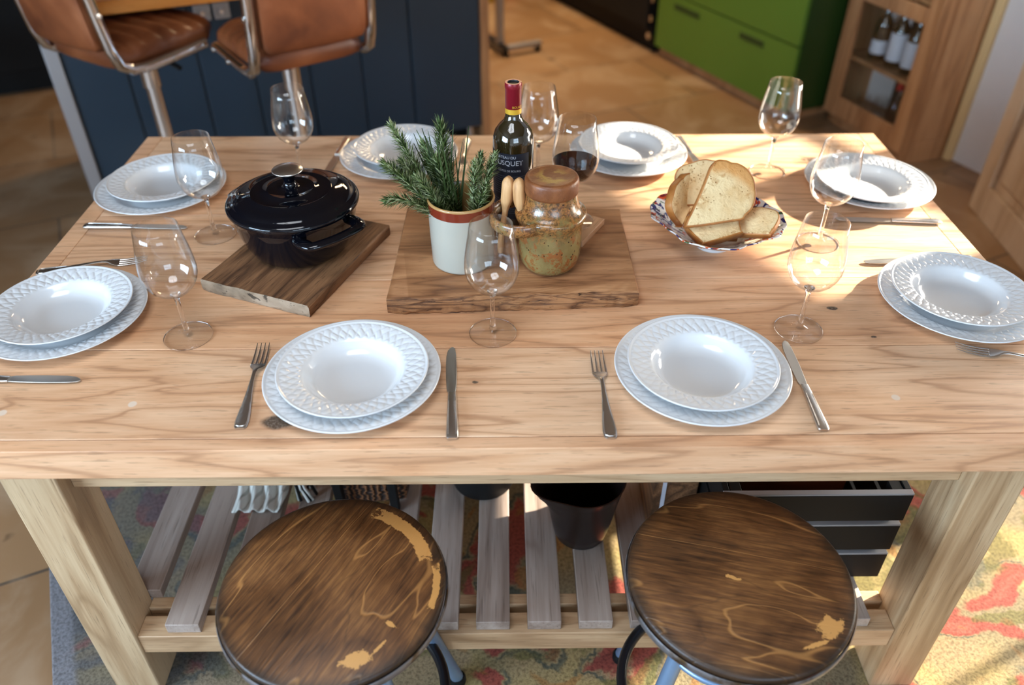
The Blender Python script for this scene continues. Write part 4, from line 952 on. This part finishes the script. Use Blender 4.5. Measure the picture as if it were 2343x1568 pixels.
o = m.build('folded_cloth', M_cloth, smooth=60); o.scale = (.72, 1, 1); o.location = (-.560, 1.255, ZS+.0005); md = o.modifiers.new('thick', 'SOLIDIFY'); md.thickness = .003; md.offset = 1
tag(o, 'crumpled white striped cloth on the left part of the slatted shelf', 'cloth')
t = thing('woven_tassel', 'black and white knotted tassel between the white cloth and the wicker basket', 'tassel', (-.464, 1.215, ZS+.0265)); t.scale = (.62, .62, 1)
for k in range(14):
    a = k*1.3; p = [(.018*math.cos(a), .018*math.sin(a), .05), (.030*math.cos(a+.6), .030*math.sin(a+.6), .02), (.034*math.cos(a+1.2), .034*math.sin(a+1.2), -.022)]
    MB().tube(p, .006, 8).build('strand', M_cloth if k % 2 else M_black, t, smooth=60)
# black slatted crate
cr = thing('slatted_crate', 'black slatted crate with pale lit edges on the right of the shelf', 'crate', (.533, 1.10, ZS))
M_edge = plain('lit_edge_grey', sr(150,148,148), .6)  # pale strips paint the light caught by the slats' top edges
X0, X1, Y0, Y1 = -.155, .194, -.115, .20
for k in range(3):
    z0 = .006+.086*k
    for (x0, x1, y0, y1) in ((X0,X1,Y0,Y0+.012), (X0,X1,Y1-.012,Y1)):
        s_ = MB().box(x0, x1, y0, y1, z0, z0+.070).build('side_slat', M_black, cr, bevel=.001); MB().box(x0, x1, y0, y1, z0+.0702, z0+.0745).build('lit_edge_strip', M_edge, s_, bevel=.001)
    for x0 in (X0+.0005, X1-.0125): MB().box(x0, x0+.012, Y0+.0125, Y1-.0125, z0, z0+.074).build('side_slat', M_black, cr, bevel=.001)
for x in (X0+.014, X1-.036):
    for y in (Y0+.013, Y1-.035): MB().box(x, x+.022, y, y+.022, 0, .25).build('corner_post', M_black, cr, bevel=.001)
MB().box(X0+.01, X1-.01, Y0+.012, Y1-.012, 0, .006).build('floor_board', M_black, cr)
t = thing('wooden_box', 'shiny red-brown wooden box standing in the black crate', 'box', (.533, 1.14, ZS+.22))
MB().box(-.13, .10, -.09, .13, -.2135, .012).build('box_body', plain('red_brown_varnish', sr(110,52,24), .12, coat=.6), t, bevel=.002); m = MB(); m.box(-.13,.10,-.09,-.084,.012,.022); m.box(-.13,.10,.124,.13,.012,.022); m.build('lid_moulding', M_oakcx, t)
cr2 = thing('wooden_box', 'small old wooden box with a white stripe between jug and crate', 'box', (.326, 1.17, ZS))
MB().box(-.045, .045, -.06, .11, 0, .15).build('box_body', M_board2, cr2, bevel=.002); MB().box(-.028, -.020, -.0615, .111, .02, .1515).build('stripe', M_white, cr2)

# ================================================================== the two stools in front
def work_stool(label, x, y, mat, ztop, rot, legrot):
    t = thing('round_stool', label, 'stool', (x, y, 0), rot, 'round wooden-seated stools')
    MB().lathe([(0,ztop-.024),(.168,ztop-.024),(.1735,ztop-.020),(.1755,ztop-.006),(.1735,ztop-.0015),(.170,ztop),(0,ztop)], 120).build('seat', mat, t, smooth=50)
    MB().lathe([(.1740,ztop-.026),(.1778,ztop-.026),(.1788,ztop-.022),(.1788,ztop-.014),(.1775,ztop-.0115),(.1762,ztop-.0125),(.1758,ztop-.018),(.1740,ztop-.022)], 120, close=True).build('seat_rim', M_rim, t, smooth=50)
    for k in range(4):
        a = legrot+PI/2*k; c_, s_ = math.cos(a), math.sin(a)
        l = MB().tube([(.10*c_,.10*s_,ztop-.05),(.215*c_,.215*s_,.030)], .0135, 14).build('leg', M_blue, t, smooth=60)
        MB().lathe([(0,0),(.018,0),(.018,.012),(.0145,.02)], 16, .216*c_, .216*s_, .0133).build('foot_cap', M_black, l)
    m = MB().tube([(.158*math.cos(b), .158*math.sin(b), .215) for b in [2*PI*i/60 for i in range(60)]], .010, 10, closed=True); m.build('foot_ring', M_blackm, t, smooth=60)
    MB().tube([(.118*math.cos(b), .118*math.sin(b), .42) for b in [2*PI*i/48 for i in range(48)]], .007, 10, closed=True).build('upper_ring', M_blue, t, smooth=60)
    MB().lathe([(0,ztop-.048),(.115,ztop-.048),(.12,ztop-.04),(.12,ztop-.026),(0,ztop-.026)], 48).build('seat_plate', M_blue, t, smooth=50)
    MB().lathe([(0,.30),(.016,.30),(.016,ztop-.046),(0,ztop-.046)], 24).build('screw_post', M_blackm, t, smooth=50)
    return t
work_stool('round stool with scuffed dark wooden seat, front left under the table', -.290, .762, M_st1, .545, 0, math.radians(40))
work_stool('round stool with fine-grained brown wooden seat, front right under the table', .347, .772, M_st2, .545, 0, math.radians(215))
